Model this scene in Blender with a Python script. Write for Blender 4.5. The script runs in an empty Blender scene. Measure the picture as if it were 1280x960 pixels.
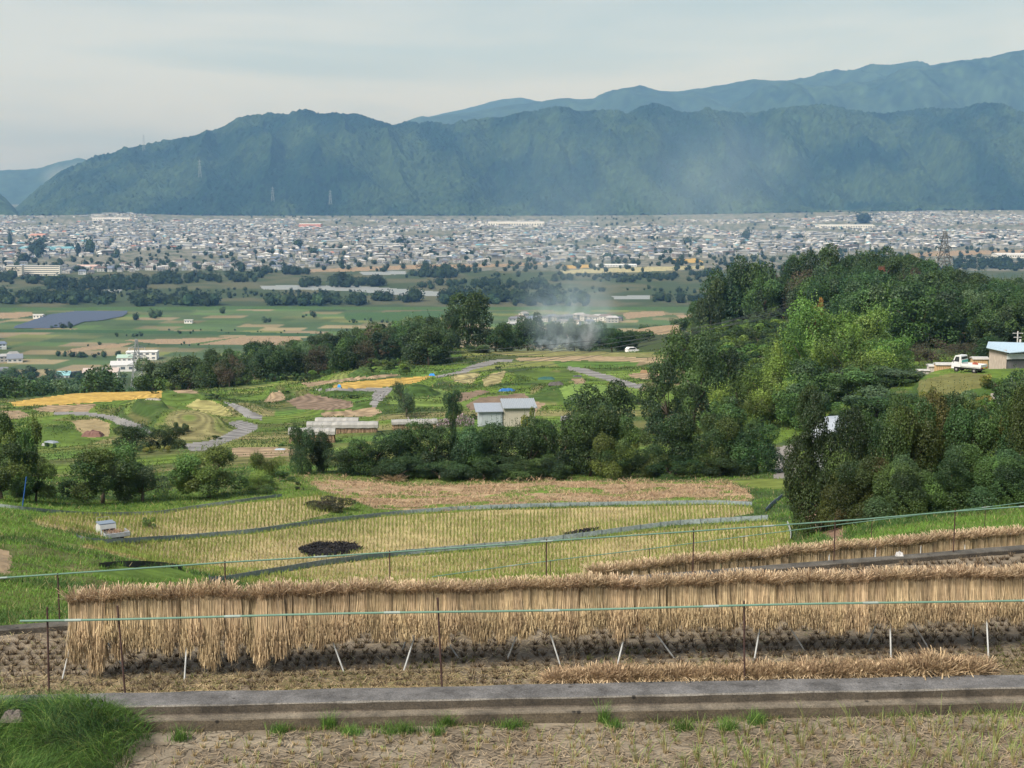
import bpy, math, random
import numpy as np
from mathutils import Vector, Matrix
random.seed(5)
RNG = np.random.default_rng(11)
SC = bpy.context.scene
COL = SC.collection
PI = math.pi

# ------------------------------------------------------------------ camera model of the photograph
F = 1778.0
P = math.atan(245.0 / F)
CP, SP = math.cos(P), math.sin(P)
CH = 150.0                                  # camera height above the valley floor

def slope(v):
    v = np.asarray(v, float)
    return -((v - 480) * CP + F * SP) / (F * CP - (v - 480) * SP)

def at(u, v, D):
    den = F * CP - (v - 480) * SP
    return (D * (u - 640) / den, D, CH - D * ((v - 480) * CP + F * SP) / den)

def project(X, Y, Z):
    z = Z - CH
    f = Y * CP - z * SP
    up = Y * SP + z * CP
    return 640 + F * X / f, 480 - F * up / f

# ------------------------------------------------------------------ noise
def _hash(i, j, s):
    i = i.astype(np.int64); j = j.astype(np.int64)
    h = (i * 374761393 + j * 668265263 + s * 982451653) & 0xffffffff
    h = ((h ^ (h >> 13)) * 1274126177) & 0xffffffff
    h = h ^ (h >> 16)
    return (h & 0xffff) / 65535.0

def vnoise(x, y, s=0):
    x = np.asarray(x, float); y = np.asarray(y, float)
    i = np.floor(x); j = np.floor(y); fx = x - i; fy = y - j
    fx = fx * fx * (3 - 2 * fx); fy = fy * fy * (3 - 2 * fy)
    a = _hash(i, j, s); b = _hash(i + 1, j, s); c = _hash(i, j + 1, s); d = _hash(i + 1, j + 1, s)
    return (a * (1 - fx) + b * fx) * (1 - fy) + (c * (1 - fx) + d * fx) * fy

def fbm(x, y, o=4, s=0):
    t = 0; a = .5; n = 0
    for k in range(o):
        t = t + a * vnoise(x * 2 ** k, y * 2 ** k, s + 17 * k); n += a; a *= .5
    return t / n

def sstep(a, b, x):
    t = np.clip((x - a) / (b - a), 0, 1)
    return t * t * (3 - 2 * t)

# ------------------------------------------------------------------ objects and materials
def tag(o, label=None, cat=None, group=None, kind=None):
    if label: o['label'] = label
    if cat: o['category'] = cat
    if group: o['group'] = group
    if kind: o['kind'] = kind
    return o

def empty(name, loc=(0, 0, 0), rz=0):
    o = bpy.data.objects.new(name, None); COL.objects.link(o)
    o.location = loc; o.rotation_euler = (0, 0, rz); o.empty_display_size = .3
    return o

def link(name, me, parent=None, loc=None, rz=None):
    o = bpy.data.objects.new(name, me); COL.objects.link(o)
    if parent is not None: o.parent = parent
    if loc is not None: o.location = loc
    if rz is not None: o.rotation_euler = (0, 0, rz)
    return o

def np_mesh(name, V, Q, C=None, mat=None, smooth=False):
    V = np.asarray(V, np.float32); Q = np.asarray(Q, np.int32)
    me = bpy.data.meshes.new(name)
    me.vertices.add(len(V)); me.vertices.foreach_set('co', V.ravel())
    k = Q.shape[1]
    me.loops.add(Q.size); me.loops.foreach_set('vertex_index', Q.ravel())
    me.polygons.add(len(Q)); me.polygons.foreach_set('loop_start', np.arange(len(Q), dtype=np.int32) * k)
    me.polygons.foreach_set('use_smooth', np.full(len(Q), smooth, dtype=bool))
    if C is not None:
        C = np.asarray(C, np.float32)
        if len(C) == len(Q) and len(C) != len(V):
            a = me.attributes.new('Col', 'FLOAT_COLOR', 'FACE')
        else:
            a = me.attributes.new('Col', 'FLOAT_COLOR', 'POINT')
        buf = np.ones((len(C), 4), np.float32); buf[:, :3] = C
        a.data.foreach_set('color', buf.ravel())
    me.update(calc_edges=True)
    if mat: me.materials.append(mat)
    return me

class MB:
    """collects shapes of one mesh, a colour per face"""
    def __init__(s): s.v = []; s.f = []; s.c = []
    def add(s, vs, fs, col):
        b = len(s.v); s.v += [tuple(map(float, p)) for p in vs]
        for f in fs: s.f.append(tuple(b + i for i in f)); s.c.append(col)
        return s
    def box(s, c, d, col=(.5, .5, .5), rz=0, taper=1.0):
        x, y, z = d[0] / 2, d[1] / 2, d[2] / 2; r = []
        for zz, k in ((-z, 1), (z, taper)):
            for xx, yy in ((-x, -y), (x, -y), (x, y), (-x, y)):
                a, b = xx * k, yy * k
                r.append((c[0] + a * math.cos(rz) - b * math.sin(rz), c[1] + a * math.sin(rz) + b * math.cos(rz), c[2] + zz))
        return s.add(r, [(0, 3, 2, 1), (4, 5, 6, 7), (0, 1, 5, 4), (1, 2, 6, 5), (2, 3, 7, 6), (3, 0, 4, 7)], col)
    def tube(s, pts, rad, col=(.5, .5, .5), n=6):
        pts = [Vector(p) for p in pts]
        if not hasattr(rad, '__len__'): rad = [rad] * len(pts)
        vs = []; fs = []
        for i, p in enumerate(pts):
            a = pts[max(i - 1, 0)]; b = pts[min(i + 1, len(pts) - 1)]
            d = (b - a).normalized()
            h = Vector((0, 0, 1)) if abs(d.z) < .9 else Vector((1, 0, 0))
            e = d.cross(h).normalized(); g = d.cross(e)
            for k in range(n):
                t = 2 * PI * k / n
                vs.append(p + (e * math.cos(t) + g * math.sin(t)) * rad[i])
        for i in range(len(pts) - 1):
            for k in range(n):
                fs.append((i * n + k, i * n + (k + 1) % n, (i + 1) * n + (k + 1) % n, (i + 1) * n + k))
        fs.append(tuple(range(n))[::-1]); fs.append(tuple((len(pts) - 1) * n + k for k in range(n)))
        return s.add(vs, fs, col)
    def extrude(s, poly, axis_a, axis_b, origin, depth_vec, col):
        """poly of (a,b) pairs in plane axis_a/axis_b, extruded by depth_vec"""
        A = Vector(axis_a); B = Vector(axis_b); O = Vector(origin); Dv = Vector(depth_vec); n = len(poly)
        lo = [O + A * a + B * b for a, b in poly]; hi = [p + Dv for p in lo]
        return s.add(lo + hi, [tuple(range(n))[::-1], tuple(range(n, 2 * n))] + [(i, (i + 1) % n, n + (i + 1) % n, n + i) for i in range(n)], col)
    def mesh(s, name, mat, smooth=False):
        me = bpy.data.meshes.new(name); me.from_pydata(s.v, [], s.f)
        a = me.attributes.new('Col', 'FLOAT_COLOR', 'FACE')
        a.data.foreach_set('color', np.array([(c[0], c[1], c[2], 1) for c in s.c], np.float32).ravel())
        me.materials.append(mat)
        if smooth: me.polygons.foreach_set('use_smooth', [True] * len(me.polygons))
        me.update(); return me
    def build(s, name, mat, parent=None, loc=None, rz=None, smooth=False):
        return link(name, s.mesh(name, mat, smooth), parent, loc, rz)

def attr_mat(name, rough=.85, nscale=2.0, namt=.3, spec=.2, rnd=0.0, bump=0.0, bscale=20, transl=0.0, huernd=0.0, stretch=None):
    """colour of each face read from its attribute, broken up by noise in object space"""
    m = bpy.data.materials.new(name); m.use_nodes = True
    nt = m.node_tree; N = nt.nodes; L = nt.links; b = N['Principled BSDF']
    a = N.new('ShaderNodeAttribute'); a.attribute_name = 'Col'
    tc = N.new('ShaderNodeTexCoord'); nz = N.new('ShaderNodeTexNoise'); nz.inputs['Scale'].default_value = nscale
    nz.inputs['Detail'].default_value = 5
    src = tc.outputs['Object']
    if stretch:
        mp = N.new('ShaderNodeMapping'); mp.inputs['Scale'].default_value = stretch; L.new(src, mp.inputs['Vector']); src = mp.outputs['Vector']
    L.new(src, nz.inputs['Vector'])
    mr = N.new('ShaderNodeMapRange'); mr.inputs['From Min'].default_value = .3; mr.inputs['From Max'].default_value = .7
    mr.inputs['To Min'].default_value = 1 - namt; mr.inputs['To Max'].default_value = 1 + namt
    L.new(nz.outputs['Fac'], mr.inputs['Value'])
    hs = N.new('ShaderNodeHueSaturation'); L.new(a.outputs['Color'], hs.inputs['Color'])
    if rnd or huernd:
        oi = N.new('ShaderNodeObjectInfo')
        r2 = N.new('ShaderNodeMapRange'); r2.inputs['To Min'].default_value = 1 - rnd; r2.inputs['To Max'].default_value = 1 + rnd
        L.new(oi.outputs['Random'], r2.inputs['Value'])
        mu = N.new('ShaderNodeMath'); mu.operation = 'MULTIPLY'; L.new(mr.outputs[0], mu.inputs[0]); L.new(r2.outputs[0], mu.inputs[1])
        L.new(mu.outputs[0], hs.inputs['Value'])
        if huernd:
            m1 = N.new('ShaderNodeMath'); m1.operation = 'MULTIPLY'; m1.inputs[1].default_value = 7.31; L.new(oi.outputs['Random'], m1.inputs[0])
            m2 = N.new('ShaderNodeMath'); m2.operation = 'FRACT'; L.new(m1.outputs[0], m2.inputs[0])
            m3 = N.new('ShaderNodeMapRange'); m3.inputs['To Min'].default_value = .5 - huernd; m3.inputs['To Max'].default_value = .5 + huernd * .6
            L.new(m2.outputs[0], m3.inputs['Value']); L.new(m3.outputs[0], hs.inputs['Hue'])
    else:
        L.new(mr.outputs[0], hs.inputs['Value'])
    L.new(hs.outputs['Color'], b.inputs['Base Color'])
    b.inputs['Roughness'].default_value = rough
    b.inputs['Specular IOR Level'].default_value = spec
    if bump:
        n2 = N.new('ShaderNodeTexNoise'); n2.inputs['Scale'].default_value = bscale; n2.inputs['Detail'].default_value = 6
        L.new(src, n2.inputs['Vector'])
        bp = N.new('ShaderNodeBump'); bp.inputs['Strength'].default_value = bump; bp.inputs['Distance'].default_value = .3 / bscale * 2
        L.new(n2.outputs['Fac'], bp.inputs['Height']); L.new(bp.outputs['Normal'], b.inputs['Normal'])
    if transl:
        t = N.new('ShaderNodeBsdfTranslucent'); L.new(hs.outputs['Color'], t.inputs['Color'])
        mx = N.new('ShaderNodeMixShader'); mx.inputs[0].default_value = transl
        L.new(b.outputs[0], mx.inputs[1]); L.new(t.outputs[0], mx.inputs[2]); L.new(mx.outputs[0], N['Material Output'].inputs['Surface'])
    return m

M_ground = attr_mat('ground_cover', .95, .8, .22, .1, bump=.5, bscale=3)
M_far = attr_mat('far_ground', .95, .02, .15, .1)
M_mount = attr_mat('forest_slope', .95, .012, .25, .05)
M_road = attr_mat('worn_asphalt', .9, 1.2, .15, .2)
M_leaf = attr_mat('foliage', .55, .8, .25, .35, rnd=.3, huernd=.025, transl=.25)
M_farleaf = attr_mat('far_foliage', .8, .15, .3, .1, rnd=.45, huernd=.03)
M_bark = attr_mat('bark', .9, 6, .3, .1)
M_straw = attr_mat('rice_straw', .7, 9, .18, .2, rnd=.16, huernd=.006, transl=.25)
M_grass = attr_mat('grass_blades', .6, 1.2, .3, .25, transl=.25)
M_paint = attr_mat('painted_surface', .45, 2.5, .07, .4)
M_wood = attr_mat('weathered_boards', .8, 3, .2, .15, stretch=(6, 6, .6))
M_metal = attr_mat('galvanised_metal', .45, 8, .18, .5)
M_green_pipe = attr_mat('green_coated_pipe', .4, 5, .12, .45)
M_rust = attr_mat('rusty_steel', .85, 12, .35, .2)
M_sheet = attr_mat('plastic_sheet', .35, 3, .12, .4)
M_net = attr_mat('mesh_netting', .7, 7, .3, .2, stretch=(1, 1, 1))
M_town = attr_mat('town_render', .8, .1, .1, .2)
M_house = attr_mat('house_render', .8, .1, .1, .2, rnd=.12)

# ------------------------------------------------------------------ terrain: control table (pixel row seen at each distance, per azimuth)
TAB = {
 -400: [(24,800),(31,720),(40,675),(55,640),(68,610),(80,600),(110,590),(130,580),(180,540),(240,512),(280,500),(400,510),(700,495),(1000,470)],
 0:    [(24,805),(31,735),(40,702),(55,665),(68,642),(78,631),(90,622),(108,600),(130,590),(155,565),(200,530),(240,512),(280,497),(400,505),(700,493),(1000,472)],
 100:  [(24,810),(31,742),(40,714),(55,688),(68,665),(78,648),(90,630),(108,605),(130,590),(155,560),(200,530),(240,507),(280,488),(320,495),(450,500),(700,495),(1000,472)],
 200:  [(24,815),(31,752),(40,732),(55,715),(68,704),(78,666),(90,629),(108,598),(130,585),(155,555),(200,525),(240,503),(270,487),(300,490),(400,498),(700,495),(1000,471)],
 320:  [(24,820),(31,762),(40,748),(55,736),(66,722),(78,668),(90,620),(108,595),(130,573),(178,540),(220,515),(270,490),(300,478),(380,465),(450,470),(600,488),(1000,469)],
 480:  [(24,825),(31,768),(40,760),(55,748),(67,722),(78,688),(90,641),(108,600),(130,573),(178,530),(220,502),(270,478),(310,462),(380,440),(420,437),(500,455),(600,475),(1000,467)],
 640:  [(24,828),(31,772),(40,760),(55,745),(68,716),(77,682),(90,634),(108,600),(130,573),(178,529),(220,500),(270,470),(340,438),(372,436),(450,470),(700,470),(1000,466)],
 800:  [(24,828),(31,768),(40,752),(55,735),(68,710),(77,665),(90,630),(108,598),(130,573),(155,550),(178,530),(220,500),(270,470),(340,441),(370,440),(410,448),(500,420),(560,405),(600,403),(700,430),(1000,465)],
 940:  [(24,828),(31,755),(40,735),(55,715),(68,688),(77,652),(90,628),(108,594),(130,575),(155,550),(200,510),(250,470),(300,440),(350,422),(410,400),(460,392),(550,400),(700,430),(1000,465)],
 1040: [(24,828),(31,745),(40,695),(55,667),(68,650),(80,635),(108,590),(130,560),(155,530),(200,488),(250,455),(300,425),(350,400),(410,368),(460,366),(550,390),(700,430),(1000,465)],
 1120: [(24,828),(31,740),(40,672),(57,648),(80,622),(108,585),(130,558),(150,522),(163,478),(172,468),(200,456),(250,440),(350,400),(410,370),(460,368),(550,400),(700,440),(1000,466)],
 1178: [(24,828),(31,738),(40,666),(57,644),(80,614),(108,554),(130,500),(143,468),(160,459),(200,452),(250,440),(350,402),(410,376),(460,374),(550,402),(700,441),(1000,466)],
 1280: [(24,828),(31,735),(40,658),(57,632),(80,600),(108,540),(130,492),(145,465),(165,458),(200,451),(250,440),(350,410),(410,388),(460,388),(550,410),(700,445),(1000,467)],
 1700: [(24,820),(31,700),(40,640),(57,600),(80,570),(108,520),(130,490),(155,460),(200,445),(250,430),(350,405),(420,395),(520,410),(700,450),(1000,467)],
}
NU, ND = 421, 700
UG = np.linspace(-400, 1700, NU); LD = np.linspace(math.log(5), math.log(1150), ND)
def _gauss(a, sig, ax):
    r = int(sig * 3) + 1; k = np.exp(-.5 * (np.arange(-r, r + 1) / sig) ** 2); k /= k.sum()
    pad = [(0, 0), (0, 0)]; pad[ax] = (r, r); b = np.pad(a, pad, mode='edge'); o = np.zeros_like(a)
    for i, w in enumerate(k):
        o += w * (b[i:i + a.shape[0], :] if ax == 0 else b[:, i:i + a.shape[1]])
    return o
_cols = sorted(TAB); _zc = []
for c in _cols:
    rows = TAB[c]; d = np.array([r[0] for r in rows] + [1120.]); v = [r[1] for r in rows]
    z = CH + d[:-1] * slope(v); z = np.append(z, 0.0)
    _zc.append(np.interp(LD, np.log(d), z))
_zc = np.array(_zc)
ZG = np.array([[0.0]])
w = np.array([np.interp(UG, _cols, np.eye(len(_cols))[i]) for i in range(len(_cols))])
ZG = w.T @ _zc
ZG = _gauss(ZG, 7, 0); ZG = _gauss(ZG, 3.5, 1)

MOUNDS = [  # X-centre pixel, distance, half-width px, half-depth m, height m
 (178, 205, 38, 9, 3.2), (232, 190, 50, 12, 2.2), (215, 250, 60, 10, 1.5), (120, 225, 60, 6, .8), (345, 262, 14, 9, 1.6),
 (405, 255, 50, 9, 1.6), (520, 232, 45, 8, 2.0), (575, 262, 30, 8, 1.8), (620, 268, 25, 7, 1.5), (700, 235, 40, 9, 1.8),
 (60, 180, 60, 9, 2.0), (760, 225, 40, 8, 1.6), (640, 225, 60, 5, .7), (450, 215, 50, 6, 1.0), (300, 225, 26, 9, 1.2),
 (930, 200, 40, 12, 1.0), (1200, 138, 50, 6, .6), (560, 330, 50, 14, 2.5), (475, 300, 60, 10, 1.8)]

def f3(X):                      # far edge of the second terrace
    return 29.0 + .47 * X
def curb_y(X): return 25.8 + .285 * X
def wall_y(X): return 20.64 + .06 * X
Z1 = CH - 7.74; Z2 = CH - 7.50; Z3 = CH - 8.75

def gz(X, Y, detail=True):
    X = np.asarray(X, float); Y = np.asarray(Y, float)
    u = 640 + F * X / np.maximum(Y, 1)
    a = np.clip((u + 400) / (2100) * (NU - 1), 0, NU - 1.001); b = np.clip((np.log(np.maximum(Y, 5)) - LD[0]) / (LD[-1] - LD[0]) * (ND - 1), 0, ND - 1.001)
    i = a.astype(int); j = b.astype(int); fa = a - i; fb = b - j
    z = (ZG[i, j] * (1 - fa) + ZG[i + 1, j] * fa) * (1 - fb) + (ZG[i, j + 1] * (1 - fa) + ZG[i + 1, j + 1] * fa) * fb
    for (mu, md, mw, ml, mh) in MOUNDS:
        z = z + mh * np.exp(-((u - mu) / mw) ** 2 - ((Y - md) / ml) ** 2)
    if detail:
        m = sstep(115, 135, Y) * (1 - sstep(330, 380, Y))
        # terraced benches: banks about 1.3 m high with a flat between
        q = z / 1.5 + .6 * fbm(X / 45, Y / 45, 2, 5); fr = q - np.floor(q)
        z = z + m * 1.5 * .8 * (sstep(.6, 1, fr) - fr)
        z = z + .14 * m * (fbm(X / 6, Y / 6, 3, 9) - .5)
        n = sstep(30, 36, Y) * (1 - sstep(64, 70, Y)) * (1 - sstep(-4, 2, X) * .5)
        z = z + n * .7 * (fbm(X / 3, Y / 3, 4, 3) - .5)
    # second terrace behind the kerb
    t2 = sstep(-6, -1, X)
    flat = (1 - sstep(f3(X), f3(X) + 2.5, Y)) * t2
    z = z * (1 - flat) + Z3 * flat
    hid = 1 - sstep(curb_y(X) - .1, curb_y(X) + .15, Y)
    z = z * (1 - hid) + (CH - 9.2) * hid
    # valley floor rising a little to the foot of the mountain
    rise = sstep(4600, 6900, Y) * (22 + 26 * sstep(700, 1250, u) + 10 * np.exp(-((u - 160) / 60) ** 2))
    z = np.where(Y > 1120, 0, z)
    return z + rise

def hit(u, v, d0=24, d1=1100):
    D = np.exp(np.linspace(math.log(d0), math.log(d1), 1500)); X, Y, Z = at(u, v, D)
    g = gz(X, Y); k = np.argmax(Z < g)
    if not (Z < g).any():
        k = int(np.argmin(Z - g))
    return Vector((float(X[k]), float(D[k]), float(g[k])))

def on(u, D):
    X = D * (u - 640) / F
    for _ in range(3):
        z = float(gz(X, D)); _, v = project(X, D, z); X = D * (u - 640) / (F * CP - (v - 480) * SP)
    return Vector((X, D, float(gz(X, D))))

def inpoly(U, V, poly):
    r = np.zeros(U.shape, bool); n = len(poly)
    for k in range(n):
        x1, y1 = poly[k]; x2, y2 = poly[(k + 1) % n]
        if y1 == y2: continue
        c = ((V >= min(y1, y2)) & (V < max(y1, y2)))
        r ^= c & (U < (V - y1) * (x2 - x1) / (y2 - y1) + x1)
    return r

# colours (reflectance)
G_BR = (.098, .155, .027); G_MID = (.078, .125, .026); G_DK = (.036, .064, .020); G_OL = (.115, .115, .045)
STRAW = (.33, .27, .14); DRY = (.30, .215, .13); YEL = (.37, .25, .07); SOIL = (.17, .125, .09); TAN = (.24, .18, .115)
ROAD = (.18, .175, .17); BLACK = (.012, .012, .014); WATER = (.24, .27, .28)

# polygons traced from the photograph, (class, colour, near limit, far limit, outline)
FIELD_C = [(38,652),(60,645),(200,640),(320,628),(400,619),(440,622),(442,632),(400,645),(385,650),(300,664),(200,671),(160,675),(115,668),(60,660)]
FIELD_B = [(78,688),(110,682),(200,678),(320,667),(400,655),(500,644),(640,637),(800,633),(900,631),(938,634),(942,641),(900,649),(850,653),(800,660),(700,672),(640,679),(500,690),(400,702),(330,715),(300,722),(262,722),(250,715),(220,706),(130,706),(110,700)]
FIELD_A = [(300,726),(400,708),(500,696),(640,686),(780,668),(860,659),(960,652),(985,660),(992,683),(900,705),(640,740),(330,742),(290,738)]
FIELD_R = [(905,601),(960,598),(992,600),(992,612),(945,611)]
DRYG = [(378,598),(450,601),(500,608),(620,605),(700,602),(900,602),(930,611),(943,622),(930,629),(800,629),(640,633),(560,640),(470,636),(440,625),(400,612)]
PADDY_L = [(118,713),(160,708),(215,710),(242,718),(236,732),(105,732)]
POLY = [
 ('f', STRAW, 55, 104, FIELD_C), ('f', STRAW, 55, 104, FIELD_B), ('f', STRAW, 55, 104, FIELD_A),
 ('f', (.12,.15,.035), 80, 125, FIELD_R),
 ('f', DRY, 80, 125, DRYG),
 ('f', (.085,.14,.025), 40, 75, PADDY_L),
 ('f', TAN, 30, 60, [(-20,684),(10,688),(17,700),(10,720),(-20,724)]),
 ('f', (.20,.13,.09), 45, 100, [(985,622),(1015,632),(1060,665),(1045,678),(1008,655)]),
 ('f', YEL, 150, 320, [(12,503),(60,496),(120,488),(190,484),(203,486),(204,497),(150,501),(80,506),(20,508)]),
 ('f', (.27,.25,.10), 150, 320, [(232,508),(245,499),(265,500),(285,510),(290,518),(275,521),(250,514)]),
 ('f', TAN, 150, 320, [(216,487),(240,486),(250,492),(225,492)]),
 ('f', (.25,.20,.11), 130, 260, [(88,526),(120,523),(138,530),(135,546),(110,546),(95,536)]),
 ('f', TAN, 150, 300, [(40,511),(60,507),(120,505),(112,514),(50,515)]),
 ('f', TAN, 130, 300, [(-20,512),(25,513),(40,520),(20,524),(-20,524)]),
 ('f', SOIL, 180, 330, [(358,501),(385,492),(420,498),(442,503),(442,509),(410,513),(372,511)]),
 ('f', TAN, 180, 330, [(330,502),(338,491),(350,489),(356,499),(342,503)]),
 ('f', TAN, 180, 330, [(400,516),(470,509),(479,515),(465,521),(405,521)]),
 ('f', YEL, 200, 380, [(412,483),(430,478),(542,469),(525,477),(480,484),(430,487)]),
 ('f', TAN, 200, 380, [(378,479),(490,467),(502,469),(420,478),(385,484)]),
 ('f', (.25,.22,.11), 200, 380, [(565,471),(580,465),(602,467),(588,480),(570,478)]),
 ('f', (.25,.22,.11), 200, 380, [(602,476),(615,466),(632,463),(627,478),(606,483)]),
 ('f', SOIL, 170, 320, [(560,495),(600,487),(612,490),(582,500),(565,504)]),
 ('f', SOIL, 170, 320, [(582,506),(600,497),(655,491),(662,497),(612,508),(588,514)]),
 ('f', TAN, 170, 320, [(592,524),(600,512),(660,500),(682,505),(668,516),(640,520)]),
 ('f', (.17,.17,.07), 250, 400, [(612,436),(700,437),(830,443),(834,447),(740,445),(640,444)]),
 ('f', (.27,.21,.13), 230, 400, [(640,448),(740,445),(834,448),(834,454),(750,451),(650,452)]),
 ('f', (.13,.20,.05), 180, 330, [(700,486),(720,478),(760,482),(772,492),(740,500),(705,498)]),
 ('f', TAN, 180, 330, [(715,474),(728,472),(733,478),(720,480)]),
 ('f', TAN, 180, 330, [(785,468),(810,465),(832,468),(815,474),(790,472)]),
 ('f', (.22,.24,.07), 400, 750, [(744,403),(782,404),(790,413),(760,414)]),
 ('f', YEL, 400, 750, [(783,404),(806,404),(800,409),(786,409)]),
 ('f', TAN, 400, 750, [(780,410),(800,407),(830,404),(860,406),(880,412),(870,419),(820,418),(790,414)]),
 ('f', (.125,.125,.045), 112, 180, [(1148,476),(1190,466),(1240,467),(1232,482),(1205,492),(1165,504),(1150,500)]),
 ('f', TAN, 60, 150, [(290,560),(330,557),(385,565),(340,572),(290,570)]),
 ('r', ROAD, 120, 330, [(66,515),(110,515),(140,519),(165,526),(180,532),(190,541),(176,544),(158,535),(135,524),(108,519),(66,518)]),
 ('r', ROAD, 120, 330, [(228,556),(262,551),(282,543),(297,535),(284,529),(300,525),(322,531),(322,536),(302,546),(280,554),(262,563),(236,563)]),
 ('r', ROAD, 180, 330, [(279,501),(300,506),(328,520),(326,525),(305,521),(294,511)]),
 ('r', ROAD, 180, 330, [(463,507),(467,489),(395,488),(395,487),(486,484),(492,485),(480,497),(472,509)]),
 ('r', ROAD, 200, 400, [(543,470),(575,463),(597,454),(622,449),(640,450),(640,453),(622,453),(601,460),(575,467),(545,473)]),
 ('r', ROAD, 190, 400, [(710,458),(730,460),(762,469),(792,479),(806,481),(803,486),(780,483),(750,473),(725,466),(708,462)]),
 ('r', ROAD, 150, 330, [(700,520),(728,516),(728,524),(700,526)]),
 ('r', (.20,.185,.17), 95, 175, [(970,559),(992,556),(998,575),(993,598),(966,598),(970,580)]),
 ('r', (.28,.25,.22), 100, 175, [(1238,493),(1266,485),(1264,498),(1243,504)]),
 ('r', ROAD, 300, 520, [(868,400),(885,399),(908,408),(928,413),(912,415),(880,406)]),
 ('w', WATER, 1200, 4000, [(325,357),(380,356.5),(450,357.5),(500,361),(555,365),(552,370),(500,369),(440,364),(400,362.5),(328,361.5)]),
 ('w', WATER, 1200, 4000, [(123,362),(152,361.5),(152,365),(125,365)]),
 ('w', WATER, 1200, 4000, [(448,340),(507,338.5),(508,343),(455,343.5)]),
 ('w', WATER, 1200, 4000, [(765,370),(813,369),(812,374),(768,374)]),
 ('f', TAN, 1150, 1700, [(150,425),(236,423),(300,421),(372,420),(385,432),(300,431),(200,430)]),
 ('f', (.07,.11,.035), 1150, 1700, [(236,430),(300,421),(303,421),(246,431)]),
 ('f', TAN, 1150, 1900, [(-20,391),(40,390),(42,394),(20,398),(-20,399)]),
 ('f', TAN, 1150, 1900, [(90,436),(130,431),(170,428),(150,434),(80,441)]),
 ('f', TAN, 1150, 1900, [(778,392),(790,390),(830,389),(832,394),(800,397),(783,399)]),
 ('f', TAN, 1150, 1900, [(845,394),(870,393),(870,398),(850,398)]),
 ('f', (.05,.095,.03), 1150, 1900, [(-60,385),(300,383),(880,384),(880,388),(300,387),(-60,389)]),
 ('f', (.035,.075,.028), 1150, 1900, [(-60,411),(100,412),(250,414),(400,417),(400,421),(250,418),(100,416),(-60,415)]),
 ('f', (.045,.09,.03), 1150, 1900, [(430,392),(550,388),(560,396),(500,401),(432,400)]),
 ('f', YEL, 2200, 4200, [(703,332),(738,330.5),(737,335),(708,336)]),
 ('f', YEL, 2200, 4200, [(838,324),(870,323),(882,328),(842,328.5)]),
 ('f', TAN, 2200, 4200, [(385,337),(450,334),(520,331),(620,330),(700,327),(700,330),(620,333.5),(520,336),(450,339),(388,340)]),
 ('f', TAN, 2200, 4200, [(1130,318),(1170,314),(1280,312),(1290,316),(1180,320),(1132,322)]),
 ('f', (.30,.28,.16), 2200, 4200, [(700,338),(790,334),(880,332),(880,336),(800,340),(705,342)]),
]

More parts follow.
